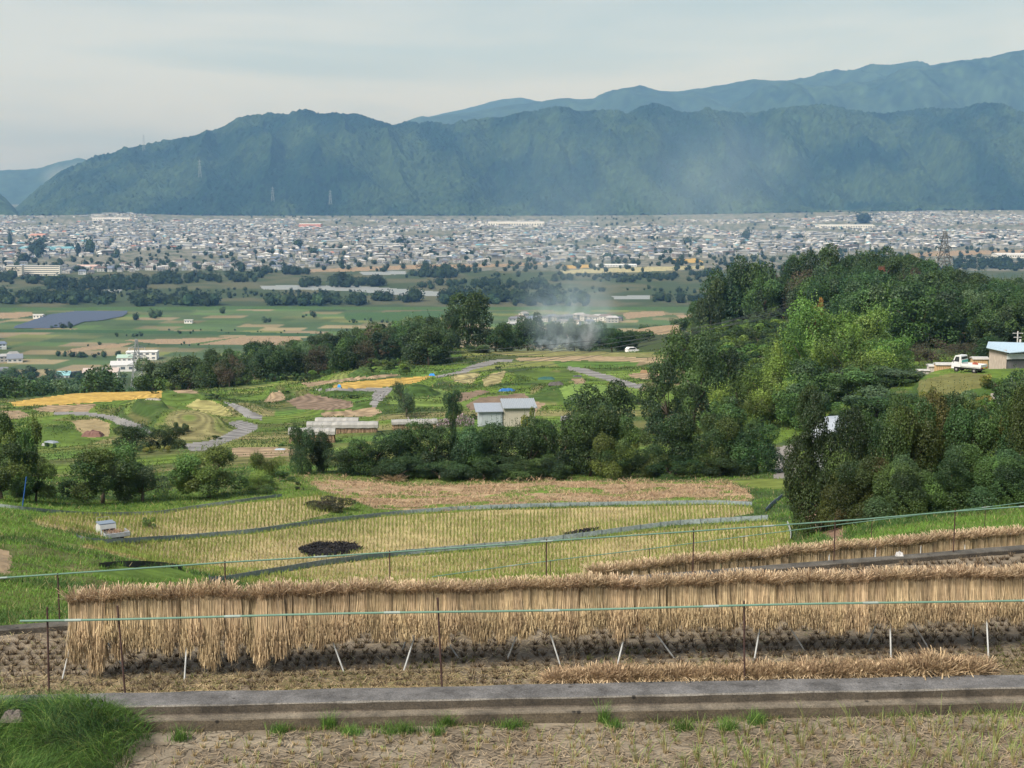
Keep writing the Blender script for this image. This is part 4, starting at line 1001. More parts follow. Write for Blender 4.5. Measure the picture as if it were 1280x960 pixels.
kind('broad_brown', 3, 8, 3.8, 4200, .26, 16, seed=710, cols=BRN, base=.12, shoots=60, r0=.18)
kind('layered', 3, 9, 4.8, 12000, .25, 26, seed=810, cols=DK[1:] + MD[:1], base=.02, lobe=(.18, .32), shoots=100, r0=.22)
kind('conifer', 2, 9, 2.2, 5000, .28, 14, seed=910, cols=((.022, .05, .024), (.03, .06, .028)), base=.05, sq=1.6, r0=.16)
kind('shrub', 4, 1.6, 1.3, 2600, .11, 9, seed=1010, cols=MD + LT[:1], base=.0, r0=.04)
kind('shrub_dark', 3, 1.6, 1.5, 3000, .11, 9, seed=1110, cols=DK, base=.0, r0=.04)
kind('clipped', 1, 1.2, 1.5, 9000, .10, 14, seed=1150, cols=((.05, .045, .022), (.04, .045, .02), (.06, .075, .025)), base=.0, gap=.0, lobe=(.75, .95), r0=.04)
kind('shrub_yellow', 2, 1.6, 1.3, 2000, .11, 8, seed=1210, cols=((.20, .19, .04), (.14, .16, .04)), base=.0, r0=.04)
kind('orange', 1, 8, 3.2, 3000, .26, 12, seed=1310, cols=((.30, .17, .05), (.24, .17, .05)), base=.1, r0=.16)
kind('rust', 1, 8, 2.6, 3000, .26, 10, seed=1320, cols=((.20, .085, .05), (.16, .07, .045)), base=.1, r0=.16)

def plant(name, P0, h, w, key, label, group=None, cat='tree', parts=True):
    k = random.choice(KINDS[key]); s = h / k[2]; sw = w / (2 * k[3])
    root = empty(name, P0, random.uniform(0, 2 * PI)); root.scale = (sw, sw, s)
    tag(root, label, cat, group)
    link('foliage' if name == 'shrub' else 'crown', k[0], root)
    link('stem' if name == 'shrub' else 'trunk', k[1], root)
    return root

def tree(u, D, topv, wpx, key, label, group=None, name=None, cat='tree'):
    if name is None: name = 'fruit_tree' if D < 130 else 'broadleaf_tree'
    if group == HEDGE: wpx *= 1.18
    p = on(u, D); top = CH + D * float(slope(topv))
    return plant(name, p, max(top - p.z, .6) * 1.04, wpx * D / 1745, key, label, group, cat)

HEDGE = 'orchard trees in the dark row behind the dry grass strip'
for u, D, tv, w, k, lb in [
 (378,112,535,30,'orchard_dark','slim dark tree, the leftmost and narrowest of the orchard row'),
 (404,114,543,30,'orchard_dark','narrow dark tree just right of the leftmost slim one in the orchard row'),
 (432,112,562,44,'orchard_dark','low dark orchard tree right of the two slim narrow ones'),
 (466,111,549,52,'orchard_dark','dark orchard tree in front of the covered straw stacks'),
 (500,113,539,52,'orchard_dark','dark orchard tree below the rightmost covered straw stack'),
 (540,112,531,58,'orchard_dark','rounded dark orchard tree left of the farm shed'),
 (582,111,535,54,'orchard_dark','dark orchard tree before the grey half of the farm shed'),
 (622,113,533,58,'orchard_dark','dark orchard tree before the beige half of the farm shed'),
 (662,112,527,58,'orchard_dark','tall dark orchard tree at the right corner of the farm shed'),
 (700,112,531,54,'orchard_dark','dark orchard tree right of the farm shed'),
 (738,111,514,62,'orchard_dark','tallest dark tree in the middle of the orchard row'),
 (775,113,516,60,'orchard_olive','tall olive green tree in the middle of the orchard row'),
 (770,108.5,545,50,'orchard_olive','yellowish green low tree in front of the middle of the orchard row'),
 (806,110,548,50,'orchard_olive','low olive tree before the gap in the orchard row'),
 (845,112,520,60,'orchard_dark','tall dark orchard tree just right of the gap in the row'),
 (882,111,525,58,'orchard_olive','greyish orchard tree between the gap and the right end of the row'),
 (918,112,523,58,'orchard_olive','brown tinged orchard tree near the right end of the row'),
 (946,110,532,58,'orchard_dark','very dark leafy tree at the right end of the orchard row'),
 (500,108.5,575,60,'orchard_dark','low dark bush like tree at the front left of the orchard row'),
 (550,108.5,578,60,'orchard_dark','low dark tree at the front of the row left of centre'),
 (605,108.5,572,60,'orchard_dark','low dark tree at the front of the row below the shed'),
 (655,108.5,575,55,'orchard_dark','low dark tree at the front of the row right of the shed'),
 (690,108.5,572,40,'orchard_dark','small bright topped tree at the front of the orchard row'),
 (840,108.5,572,60,'orchard_olive','low olive tree at the front of the row right of the gap'),
 (900,108.5,570,60,'orchard_dark','low dark tree at the front of the row near its right end')]:
    tree(u, D, tv, w, k, lb, HEDGE)
for u, D, tv, w, k, lb in [
 (2,84,560,110,'fruit_shoots','large fruit tree cut by the left edge with a blue pole leaning in it'),
 (22,90,515,70,'fruit_shoots','tall upright fruit tree rising at the left edge of the photo'),
 (45,87,575,60,'fruit_shoots','lower fruit tree right of the blue pole'),
 (128,90,560,100,'fruit_shoots','spreading fruit tree with upright yellow green shoots, second from the left'),
 (178,91,578,72,'fruit_grey','dull grey green fruit tree between two yellower ones'),
 (262,92,563,92,'fruit_shoots','round yellow green fruit tree above the left stubble field'),
 (325,97,590,46,'broad_light','small bright green bush tree right of the round fruit tree'),
 (333,108,566,44,'broad_light','light green leafy bush left of the orchard row'),
 (170,152,533,52,'orchard_dark','left one of two round dark trees beside the bending road'),
 (208,153,535,48,'orchard_dark','right one of two round dark trees beside the bending road'),
 (508,196,478,36,'fruit_grey','thin feathery tree standing on the slope above the covered straw'),
 (566,185,490,26,'orchard_dark','small round tree beside the pale flowers left of the shed'),
 (568,112,520,12,'orchard_dark','thin pointed tree in front of the pale flowers'),
 (1028,61,498,92,'grove_dark','large dark tree at the left end of the right hand grove'),
 (1075,64,520,84,'grove_dark','dark tree in front of the white roofed hut'),
 (1062,58,575,80,'grove_olive','low olive tree at the foot of the right hand grove'),
 (1120,61,505,96,'grove_olive','olive tree in the middle of the right hand grove'),
 (1120,57,578,84,'grove_dark','low dark tree with yellow leaves at the grove foot'),
 (1178,62,500,100,'grove_olive','tall yellowish tree right of the middle of the right hand grove'),
 (1185,57,562,90,'grove_dark','low dark green tree near the rusty stake of the far pipe rail'),
 (1238,61,510,96,'grove_olive','olive tree near the right edge of the photo'),
 (1250,56,570,90,'grove_dark','low dark tree near the right edge above the far straw'),
 (1300,58,482,110,'grove_olive','tall brownish olive tree cut by the right edge'),
 (1345,58,520,110,'grove_dark','dark tree beyond the right edge of the grove'),
 (748,152,480,82,'broad_dark','spreading yellow green tree in front of the curved field road'),
 (866,172,420,92,'layered','dark layered pyramid shaped tree in the centre right'),
 (835,166,455,70,'layered','lower dark tree leaning left of the layered pyramid shaped one'),
 (905,175,440,62,'layered','dark tree filling the right side of the layered pyramid shaped one'),
 (925,163,478,72,'broad_light','bright green open tree with visible dark limbs'),
 (962,166,462,84,'broad_light','bright green spreading tree between the dark one and the big green mass'),
 (905,158,500,60,'broad_mid','mid green bush tree below the bright open one'),
 (975,200,425,72,'broad_light','light green tree at the upper left of the big green mass'),
 (1030,206,380,112,'broad_light','tallest light green tree at the top of the big green mass'),
 (1072,200,392,104,'broad_light','light green tree right of the tallest one in the big green mass'),
 (1015,190,415,90,'broad_light','light green tree in the upper middle of the big green mass'),
 (1060,182,425,100,'broad_light','yellow green tree in the very middle of the big green mass'),
 (1110,188,425,80,'broad_light','light green tree at the right shoulder of the big green mass'),
 (1030,172,455,92,'broad_mid','darker leafy tree low in the left of the big green mass'),
 (1080,168,460,90,'broad_mid','blue green leafy tree low in the middle of the big green mass'),
 (1120,165,462,78,'broad_mid','blue green leafy tree low at the right of the big green mass'),
 (1000,160,482,70,'broad_mid','mid green tree at the lower left foot of the big green mass'),
 (1095,150,488,90,'broad_mid','broad leafy tree at the lower right foot of the big green mass'),
 (1150,140,492,60,'broad_mid','low leafy tree below the parked truck'),
 (1196,118,490,46,'broad_mid','leafy sapling like tree below and right of the parked truck'),
 (1272,108,470,62,'broad_mid','fruit tree in front of the hut at the right edge'),
 (1300,112,470,84,'broad_mid','fruit tree cut by the right edge in front of the hut'),
 (1021,208,378,22,'orange','small golden orange tree top poking over the big green mass'),
 (1130,215,432,46,'broad_brown','bare brownish tree left of the stacked boards'),
 (1165,205,425,46,'broad_brown','grey brown thinly leaved tree behind the parked truck'),
 (1200,210,428,50,'broad_brown','brown thinly leaved tree behind the truck cab'),
 (1235,215,422,46,'broad_dark','dark tree behind the blue roofed hut')]:
    tree(u, D, tv, w, k, lb)

def shrubs():
    L = [(414,89,625,62,'clipped','dark brownish clipped bush at the end of the upper left field'),
     (325,94,606,38,'shrub','leafy green bush at the left of the dry grass strip'),
     (350,104,597,40,'shrub','pale green bush beside the dry grass strip'),
     (375,98,612,12,'shrub_dark','tiny dark bush on the green bank'),
     (180,147,556,26,'shrub_yellow','yellow bush in front of the two round dark trees'),
     (206,147,559,16,'shrub_yellow','small orange yellow bush in front of the right round tree'),
     (668,160,512,36,'shrub_yellow','yellowish grassy bush at the right corner of the farm shed'),
     (186,662/7.9,664,20,'shrub','green weed clump by the small tracked cart'),
     (1175,205,455,34,'shrub_yellow','yellow green bush behind the stacked boards'),
     (228,176,528,22,'shrub_dark','dark weed clump on the grassy mound')]
    for u, D, tv, w, k, lb in L:
        if D > 83 and D < 84: D = 78
        tree(u, D, tv, w, k, lb, None, 'shrub', 'shrub')
    R = random.Random(3)
    # low growth on the right slope
    for i in range(90):
        u = R.uniform(1145, 1290); D = R.uniform(92, 140) ; p = on(u, D)
        if D > 136 or (D > 130 and 1185 < u < 1240): continue
        plant('shrub', p, R.uniform(.6, 1.5), R.uniform(1.6, 3.4), R.choice(['shrub', 'shrub', 'shrub_yellow']), 'low leafy shrub on the overgrown slope below the parked truck', 'shrubs on the slope below the truck', 'shrub')
    for i in range(150):
        u = R.uniform(850, 1040); D = R.uniform(225, 392); p = on(u, D)
        plant('shrub', p, R.uniform(2, 4.2), R.uniform(5, 10), R.choice(['shrub', 'shrub', 'shrub_dark']), 'low green shrub in the dense thicket between the dark tree and the wooded hill', 'shrubs in the central thicket', 'shrub')
    for i in range(26):
        u = R.uniform(200, 520); D = R.uniform(292, 312); p = on(u, D)
        plant('shrub', p, R.uniform(1.0, 2.4), R.uniform(2, 5), R.choice(['shrub', 'shrub_dark']), 'rough green shrub along the foot of the wooded spur', 'shrubs at the foot of the spur', 'shrub')
    for i in range(26):
        u = R.uniform(60, 860); D = R.uniform(150, 300); p = on(u, D)
        plant('shrub', p, R.uniform(.4, 1.1), R.uniform(1, 2.6), R.choice(['shrub', 'shrub_dark']), 'small shrub growing on a grass bank among the terraces', 'small shrubs on the terrace banks', 'shrub')
shrubs()

def scatter_trees():
    R = random.Random(21); pts = []
    def ok(x, y, m):
        for a, b, c in pts:
            if (a - x) ** 2 + (b - y) ** 2 < (m + c) ** 2 * .25: return False
        pts.append((x, y, m)); return True
    def zone(n, u0, u1, d0, d1, hf, keys, label, group, dens=1.0, wid=(.8, 1.15), tries=40, cond=None, merge=None):
        c = 0; t = 0
        while c < n and t < n * tries:
            t += 1; u = R.uniform(u0, u1); D = math.sqrt(R.uniform(d0 ** 2, d1 ** 2)); h = hf(u, D) * R.uniform(.75, 1.12)
            if cond and not cond(u, D): continue
            w = h * R.uniform(*wid)
            p = on(u, D)
            if not ok(p.x, p.y, w * dens): continue
            random.seed(t); k = R.choice(keys)
            lb = label[k] if isinstance(label, dict) else label
            
            if merge is not None: merge.append((k, p, h, w, R.uniform(0, 6)))
            else: plant('conifer_tree' if k == 'conifer' else 'broadleaf_tree', p, h, w, k, lb, group)
            c += 1
    MG = []
    hill = {'broad_dark': 'dark green broadleaf tree in the canopy of the wooded hill at right', 'broad_mid': 'mid green broadleaf tree in the canopy of the wooded hill at right',
            'layered': 'dark layered tree in the canopy of the wooded hill at right', 'broad_brown': 'brownish thinly leaved tree in the canopy of the wooded hill at right', 'broad_light': 'yellow green tree in the canopy of the wooded hill at right'}
    hk = ['broad_dark'] * 10 + ['broad_mid'] * 8 + ['layered'] * 5 + ['broad_brown'] * 1 + ['broad_light']
    # tall trees at the left end and crest of the hill
    for u, D, tv, w, k, lb in [(905,400,335,62,'broad_dark','big dark tree at the left end of the wooded hill'),(888,396,352,38,'broad_dark','dark tree overhanging the left foot of the wooded hill'),(935,402,326,60,'broad_dark','tall dark round topped tree near the left end of the wooded hill'),
        (962,405,345,36,'broad_brown','dull grey brown tree between tall ones on the hill crest'),(985,406,322,26,'broad_dark','thin tall tree on the hill crest left of the highest trees'),(1008,392,318,46,'broad_dark','tall tree on the hill crest left of the highest one'),(1032,395,310,44,'broad_dark','highest tree on the crest of the wooded hill'),
        (1060,398,322,40,'broad_dark','tall tree on the crest right of the highest one'),(1095,400,313,56,'broad_dark','broad round tree on the middle of the hill crest'),(1130,404,321,50,'broad_dark','dark crest tree left of the lattice pylon'),
        (1102,372,335,12,'rust','small rust red dead tree in the middle of the green hill')]:
        tree(u, D, tv, w, k, lb)
        p = on(u, D); pts.append((p.x, p.y, w * D / 1745 * .5))
    zone(150, 868, 1330, 262, 430, lambda u, D: (12 if D < 400 else 9.5) * (1 if u < 1170 else .85), hk, hill, 'trees covering the wooded hill at right', .62,
         cond=lambda u, D: D > (395 if u < 950 else 385 if u < 1000 else 335 if u < 1060 else 262) and not (u > 1160 and D < 255))
    spur = {'broad_dark': 'dark green tree on the wooded spur left of centre', 'broad_mid': 'mid green tree on the wooded spur left of centre', 'broad_brown': 'brownish tree on the wooded spur left of centre', 'conifer': 'pointed conifer on the wooded spur left of centre', 'layered': 'dark dense tree on the wooded spur left of centre'}
    sk = ['broad_dark'] * 5 + ['broad_mid'] * 3 + ['broad_brown', 'layered', 'conifer']
    for u, D, tv, w, k, lb in [(583,352,369,62,'broad_dark','big dark round tree standing above the wooded spur'),(548,345,402,44,'broad_dark','dark tree left of the big round one on the spur'),(620,350,405,44,'broad_mid','lower tree right of the big round one'),(600,330,432,34,'broad_mid','bright green bush tree below the big round one'),
        (660,362,394,40,'broad_dark','dark tree at the left of the rising smoke'),(690,366,404,40,'broad_dark','dark tree behind the left wisps of smoke'),(718,366,402,38,'broad_dark','dark tree behind the middle of the smoke'),(738,368,404,40,'broad_dark','dark tree behind the densest smoke puff'),(765,366,412,38,'broad_dark','dark tree just right of the smoke'),(785,368,414,34,'broad_dark','last dark tree at the right end of the crest row'),(640,366,408,36,'broad_mid','mid green tree between the big round one and the smoke')]:
        tree(u, D, tv, w, k, lb); p = on(u, D); pts.append((p.x, p.y, w * D / 1745 * .5))
    zone(74, 318, 560, 306, 430, lambda u, D: 6.2 + 3.6 * (u - 318) / 240, sk, spur, 'trees covering the wooded spur left of centre', .6, wid=(.9, 1.3))
    zone(46, 186, 330, 290, 560, lambda u, D: 8.0, sk[:-1], {k: v.replace('spur left of centre', 'slope behind the left lattice pylon') for k, v in spur.items()}, 'trees on the slope behind the left pylon', .6, wid=(.9, 1.3))
    zone(60, -60, 190, 300, 620, lambda u, D: 6.5, ['broad_mid', 'broad_mid', 'broad_dark'], 'green tree in the belt beyond the golden rice field at left', '', .7, wid=(.9, 1.4), merge=MG)
    zone(20, -60, 330, 640, 1000, lambda u, D: 8, ['broad_mid', 'broad_dark'], 'small distant tree between the belt and the white farm buildings at left', '', .9, wid=(.9, 1.5), merge=MG)
    zone(26, 790, 960, 440, 640, lambda u, D: 4.5, ['broad_mid', 'broad_dark'], 'small tree around the tan dome shaped field', 'trees around the tan dome shaped field', .9, wid=(1, 1.8), cond=lambda u, D: D < 500 or D > 600, merge=MG)
    pr = []
    for k, p, h, w, a in MG:
        V, Q, C, H0, R0 = ARR[k][R.randrange(len(ARR[k]))]
        c, s = math.cos(a), math.sin(a); q = w / 2 / R0
        pr.append((np.stack([(V[:, 0] * c - V[:, 1] * s) * q + p.x, (V[:, 0] * s + V[:, 1] * c) * q + p.y, V[:, 2] * h / H0 + p.z], 1), Q, C * R.uniform(.75, 1.25)))
    V, Q, C = join(pr)
    tag(link('woods', np_mesh('woods', V, Q, C, M_leaf)), 'loose woods beyond the golden field and around the tan dome shaped field', 'woods', kind='stuff')
scatter_trees()

# far trees: riverside belts and town trees
def far_crown(seed, n=200, leaf=1.8):
    V, Q, C, _, _ = crown(seed, 10, 5.5, n, leaf, 9, cols=((.020, .040, .020), (.026, .050, .022), (.034, .058, .026)), base=.0, lobe=(.6, .8), gap=.0)
    V[:, 2] = np.maximum(V[:, 2], -.3)
    th = np.linspace(0, 2 * PI, 10, endpoint=False); ph = np.linspace(-1.5, 1.5, 7); S = np.array([[3.6 * math.cos(p) * math.cos(t), 3.6 * math.cos(p) * math.sin(t), 4.2 + 3.9 * math.sin(p)] for p in ph for t in th])
    S += np.random.default_rng(seed).normal(0, .35, S.shape)
    q = np.array([[i * 10 + j, i * 10 + (j + 1) % 10, (i + 1) * 10 + (j + 1) % 10, (i + 1) * 10 + j] for i in range(6) for j in range(10)])
    return np.concatenate([V, S]), np.concatenate([Q, q + len(V)]), np.concatenate([C, np.tile(np.array([(.024, .046, .021)]), (len(S), 1))])
FAR = [far_crown(3000 + i) for i in range(6)]
FARM = [np_mesh('far_tree', v, q, c, M_farleaf) for v, q, c in FAR]
def far_trees():
    R = random.Random(9); big = []
    # belts traced from the photo: u range, v of base, thickness px, height px, density
    belts = [(-60,70,352,6,11,1),(60,180,358,8,12,1),(0,140,376,9,13,1.2),(165,270,380,5,15,1.1),(130,240,352,6,9,.8),(200,330,350,6,10,.9),(330,385,342,3,10,1.4),(375,480,357,4,13,1.2),
             (508,570,346,3,14,1.5),(575,600,340,2,9,1),(520,700,358,7,9,.9),(330,460,380,4,14,1.1),(465,495,376,2,13,1.2),(494,522,377,2,16,1.2),(550,640,377,6,15,1.1),(640,740,378,8,14,1.1),(690,720,350,4,9,.8),(740,880,350,5,8,.9),
             (815,880,377,3,12,1.1),(700,880,364,5,5,.35),(0,330,368,10,5,.35),(280,470,369,8,5,.35),(600,880,345,3,5,.5),(190,200,397,2,10,1),(165,172,400,1,8,1),(60,90,410,1,9,1),(270,280,392,1,9,1),(145,160,420,2,7,1),(165,180,421,2,6,1),
             (378,395,396,2,8,1),(330,340,403,1,8,1),(430,520,402,3,4,.6),(70,150,445,4,7,.9),(0,60,470,6,9,.8),(60,120,485,6,9,.8),(1190,1290,334,5,10,1.2),(1130,1200,340,3,8,1),(860,1000,345,3,7,1),(200,460,415,4,3,.2),(100,250,430,5,4,.15)]
    for (u0, u1, vb, th, hp, dn) in belts:
        n = int((u1 - u0) * (2 + th) / 18 * dn) + 1
        for _ in range(n):
            u = R.uniform(u0, u1); v = vb + R.uniform(-th, th) * .6; s = -float(slope(v))
            D = CH / s
            if D < 1120: D = 1125
            p = on(u, D); h = hp * D / 1778 * R.uniform(.65, 1.15); h *= R.choice((.55, .8, 1, 1.15)); big.append((D, p, h, h * R.uniform(.9, 1.6)))
    # town trees
    for _ in range(1500):
        u = R.uniform(-60, 1340); v = 272 + 68 * R.random() ** .8; D = CH / -float(slope(v)); p = on(u, D); h = R.uniform(6, 12); big.append((D + 9000, p, h, h * R.uniform(.8, 1.6)))
    for (u, v, h, w) in [(13,309,22,8),(46,318,20,30),(85,311,9,10),(65,307,8,8),(30,329,14,22),(48,322,18,14),(98,320,20,10),(113,318,22,20),(172,337,14,8),(147,322,13,8),(215,335,9,12),(300,336,11,16),(302,340,12,14),(52,306,11,20),(372,310,12,16),(392,318,10,14),(427,334,10,12),(500,306,10,16),(540,320,8,16),(565,306,9,10),(932,300,14,16),(860,306,10,16),(1080,284,14,26),(1000,300,8,14),(1240,300,8,16),(760,325,10,22),(700,300,8,14)]:
        D = CH / -float(slope(v)); p = on(u, D); big.append((D + (0 if v > 300 else 3000), p, h * D / 1778, w * D / 1778))
    big.sort(key=lambda t: t[0])
    lab = 'distant dark green tree in the belts along the river plain'
    for D, p, h, w in big[:285]:
        o = bpy.data.objects.new('riverside_tree', R.choice(FARM)); COL.objects.link(o); o.location = p; o.rotation_euler = (0, 0, R.uniform(0, 6)); o.scale = (w / 11, w / 11, h / 10)
        tag(o, lab, 'tree', 'distant trees on the river plain')
    pr = []
    for D, p, h, w in big[285:]:
        V, Q, C = FAR[R.randrange(6)]; a = R.uniform(0, 6); c, s = math.cos(a), math.sin(a)
        W = np.stack([(V[:, 0] * c - V[:, 1] * s) * w / 11 + p.x, (V[:, 0] * s + V[:, 1] * c) * w / 11 + p.y, V[:, 2] * h / 10 + p.z], 1)
        pr.append((W, Q, C * R.uniform(.75, 1.3)))
    V, Q, C = join(pr)
    tag(link('distant_woods', np_mesh('distant_woods', V, Q, C, M_farleaf)), 'tiny far off trees scattered among the town houses and river belts', 'woods', kind='stuff')
far_trees()

# ------------------------------------------------------------------ town
WALLC = [(.40,.42,.42),(.56,.58,.58),(.33,.33,.31),(.26,.28,.28),(.45,.45,.42),(.34,.38,.41),(.20,.20,.19),(.50,.52,.51)]
ROOFC = [(.10,.115,.14),(.13,.14,.16),(.085,.095,.12),(.17,.155,.14),(.22,.22,.22),(.13,.10,.095),(.34,.35,.36),(.12,.15,.21),(.28,.29,.30),(.48,.49,.50)]
def house_arrays(X, Y, Z, w, d, h, rh, a, wc, rc):
    n = len(X); c, s = np.cos(a), np.sin(a)
    def pt(fx_, fy_, zz):
        x = fx_ * w / 2; y = fy_ * d / 2
        return np.stack([X + x * c - y * s, Y + x * s + y * c, Z + zz], 1)
    o = 1.12
    P_ = [pt(-1,-1,-1.), pt(1,-1,-1.), pt(1,1,-1.), pt(-1,1,-1.), pt(-1,-1,h), pt(1,-1,h), pt(1,1,h), pt(-1,1,h),
          pt(-o,-o,h-.05), pt(o,-o,h-.05), pt(o,o,h-.05), pt(-o,o,h-.05), pt(-.72,-.04,h+rh), pt(.72,-.04,h+rh), pt(.72,.04,h+rh), pt(-.72,.04,h+rh)]
    V = np.stack(P_, 1).reshape(-1, 3); b = (np.arange(n) * 16)[:, None]
    fs = [(0,1,5,4),(1,2,6,5),(2,3,7,6),(3,0,4,7),(8,9,13,12),(9,10,14,13),(10,11,15,14),(11,8,12,15),(12,13,14,15)]
    Q = (b[:, :, None] + np.array(fs)[None]).reshape(-1, 4)
    C = np.stack([wc] * 4 + [rc] * 5, 1).reshape(-1, 3)
    return V, Q, C
def town():
    r = np.random.default_rng(4)
    # image-guided extent of the built-up area
    n = 30000
    D = np.sqrt(r.uniform(2250 ** 2, 7100 ** 2, n)); u = r.uniform(-140, 1420, n); X = D * (u - 640) / F; Y = D
    Z = gz(X, Y); pu, pv = project(X, Y, Z)
    near = np.interp(pu, [-100, 0, 100, 200, 300, 330, 400, 480, 600, 640, 700, 760, 860, 960, 1100, 1200, 1400], [342, 343, 343, 339, 338, 340, 334, 330, 331, 333, 330, 326, 322, 320, 312, 310, 312])
    far = np.interp(pu, [-100, 0, 100, 160, 180, 200, 300, 640, 900, 1000, 1100, 1180, 1280, 1400], [273, 271, 271, 267, 269, 276, 274, 277, 276, 274, 267, 265, 264, 263])
    hole = fbm(X / 260, Y / 420, 3, 71)
    ok = (pv < near + 2 * (r.random(n) - .5)) & (pv > far) & (hole < .60)
    th = .08 * np.sin(X / 700) + .35
    cell = 21.0
    rx = X * np.cos(.25) - Y * np.sin(.25); ry = X * np.sin(.25) + Y * np.cos(.25)
    rx = np.round(rx / cell) * cell + r.uniform(-3, 3, n); ry = np.round(ry / (cell * 1.3)) * cell * 1.3 + r.uniform(-4, 4, n)
    key = np.round(rx / cell) * 100000 + np.round(ry / cell / 1.3)
    _, first = np.unique(key, return_index=True); m = np.zeros(n, bool); m[first] = True; ok &= m
    X2 = rx * np.cos(-.25) - ry * np.sin(-.25); Y2 = rx * np.sin(-.25) + ry * np.cos(-.25)
    X, Y = X2[ok], Y2[ok]; Z = gz(X, Y); n = len(X)
    # outskirts fields: thin out some near-edge houses
    w = r.uniform(8, 15, n); d = r.uniform(7, 11, n); h = r.choice([3.2, 5.8, 5.8, 6.2], n); rh = r.uniform(1.4, 2.8, n); a = .25 + 1.2 * (fbm(X / 500, Y / 700, 2, 5) - .5) + r.choice([0, PI / 2], n) + r.normal(0, .1, n); X = X + r.normal(0, 5, n); Y = Y + r.normal(0, 8, n)
    big = r.random(n) < .07; w[big] *= r.uniform(1.8, 4.2, big.sum()); d[big] *= r.uniform(1.5, 2.5, big.sum()); rh[big] *= .5; h[big] *= r.uniform(.9, 1.8, big.sum())
    wc = np.array(WALLC)[r.integers(0, 8, n)] * r.uniform(.55, .92, (n, 1)); ri = r.integers(0, 10, n); rc = np.array(ROOFC)[ri] * r.uniform(.8, 1.3, (n, 1))
    rc[big & (r.random(n) < .6)] = (.34, .36, .37)
    sp = r.random(n) < .008; rc[sp] = (.35, .16, .12); sp = r.random(n) < .015; rc[sp] = (.12, .30, .38)
    order = np.argsort(Y); near_i = order[:295]; rest = order[295:]
    V, Q, C = house_arrays(*[t[rest] for t in (X, Y, Z, w, d, h, rh, a, wc, rc)])
    tag(link('distant_town', np_mesh('distant_town', V, Q, C, M_town)), 'dense far off town of small white and grey houses at the mountain foot', 'town', kind='stuff')
    protos = []
    for i in range(14):
        W = 10 + (i % 4) * 1.5; Dp = 8 + (i % 3); Hh = 5.8 if i % 3 else 3.4; z1 = np.zeros(1)
        V, Q, C = house_arrays(z1, z1, z1, z1 + W, z1 + Dp, z1 + Hh, z1 + 2.0, z1, np.array([WALLC[i % 8]]), np.array([ROOFC[(i * 3) % 8]]))
        m = MB(); m.v = [tuple(p) for p in V]; m.f = [tuple(q) for q in Q]; m.c = [tuple(c) for c in C]
        for st in range(2 if Hh > 4 else 1):
            for k in range(3):
                for sy in (-1, 1): m.box(((k - 1) * W * .3, sy * (Dp / 2 + .03), 1.6 + st * 2.7), (1.7, .06, 1.2), (.06, .07, .085))
            for sx in (-1, 1): m.box((sx * (W / 2 + .03), 0, 1.6 + st * 2.7), (.06, 1.6, 1.2), (.06, .07, .085))
        if i % 4 == 1: m.box((W * .3, -Dp * .5 - 1.2, 1.4), (W * .4, 2.4, 2.8), WALLC[(i + 3) % 8])
        protos.append(m.mesh('house', M_house))
    R = random.Random(2)
    def put(x, y, z, an, sc, lab, grp):
        o = bpy.data.objects.new('house', R.choice(protos)); COL.objects.link(o); o.location = (x, y, z); o.rotation_euler = (0, 0, an); o.scale = (sc,) * 3; tag(o, lab, 'house', grp)
    for i in near_i[:262]:
        put(X[i], Y[i], Z[i], a[i], R.uniform(.85, 1.15), 'small two storey house on the near edge of the distant town', 'houses on the near edge of the town')
    for (u, v) in [(644,398),(650,401),(660,394),(667,397),(674,393),(682,396),(690,394),(699,395),(708,394),(716,397),(724,393),(732,395),(741,396),(748,394),(757,395),(765,397),(696,400),(720,401),(655,389),(737,400),(771,395),(641,404),(650,395),(705,398)]:
        D = CH / -float(slope(v + 6)); D = min(D, 1750); p = on(u, D); put(p.x, p.y, p.z, R.uniform(-.6, .9), R.uniform(.8, 1.0), 'house in the hazy hamlet behind the rising smoke', 'houses behind the smoke')
    for (u, v) in [(8,452),(17,449),(88,330),(2,466),(96,470),(1,436)]:
        D = min(CH / -float(slope(v)), 2300) if v < 470 else 1110; p = on(u, max(D, 1130)); put(p.x, p.y, p.z, R.uniform(0, 1), .9, 'house among the fields at the left edge of the plain', 'houses at the left edge of the plain')
town()

# ------------------------------------------------------------------ larger buildings on the plain
def ux(u, v, D): return Vector(at(u, v, D))
def building(name, label, u0, u1, v, hpx, depth, wc, rc, floors=1, rise=.12, rz=.0, D=None, bands=False, cat='building', vent=False):
    if D is None: D = CH / -float(slope(v))
    a = on(u0, D); b = on(u1, D); L = (b - a).length; p = (a + b) / 2; H = hpx * D / 1778
    root = empty(name, (p.x, p.y, p.z), rz); tag(root, label, cat)
    m = MB(); m.box((0, 0, H / 2 - .5), (L, depth, H + 1), wc); m.build('wall', M_paint, root)
    r_ = MB(); rh = L * 0 + depth * rise
    r_.extrude([(-depth / 2 - .5, 0), (depth / 2 + .5, 0), (0, max(rh, .5))], (0, 1, 0), (0, 0, 1), (-L / 2 - .6, 0, H + .004), (L + 1.2, 0, 0), rc); r_.build('roof', M_paint, root)
    nw = max(3, int(L / 5)); nw = min(nw, 22)
    for f in range(floors):
        z = H * (f + .55) / floors
        if bands:
            w_ = MB(); w_.box((0, -depth / 2 - .04, z), (L * .97, .08, H / floors * .42), (.10, .12, .14)); w_.build('window_band', M_paint, root)
        else:
            for k in range(nw):
                w_ = MB(); x = -L / 2 + L * (k + .5) / nw; w_.box((x, -depth / 2 - .04, z), (L / nw * .55, .08, H / floors * .4), (.08, .10, .12)); w_.build('window', M_paint, root)
    return root
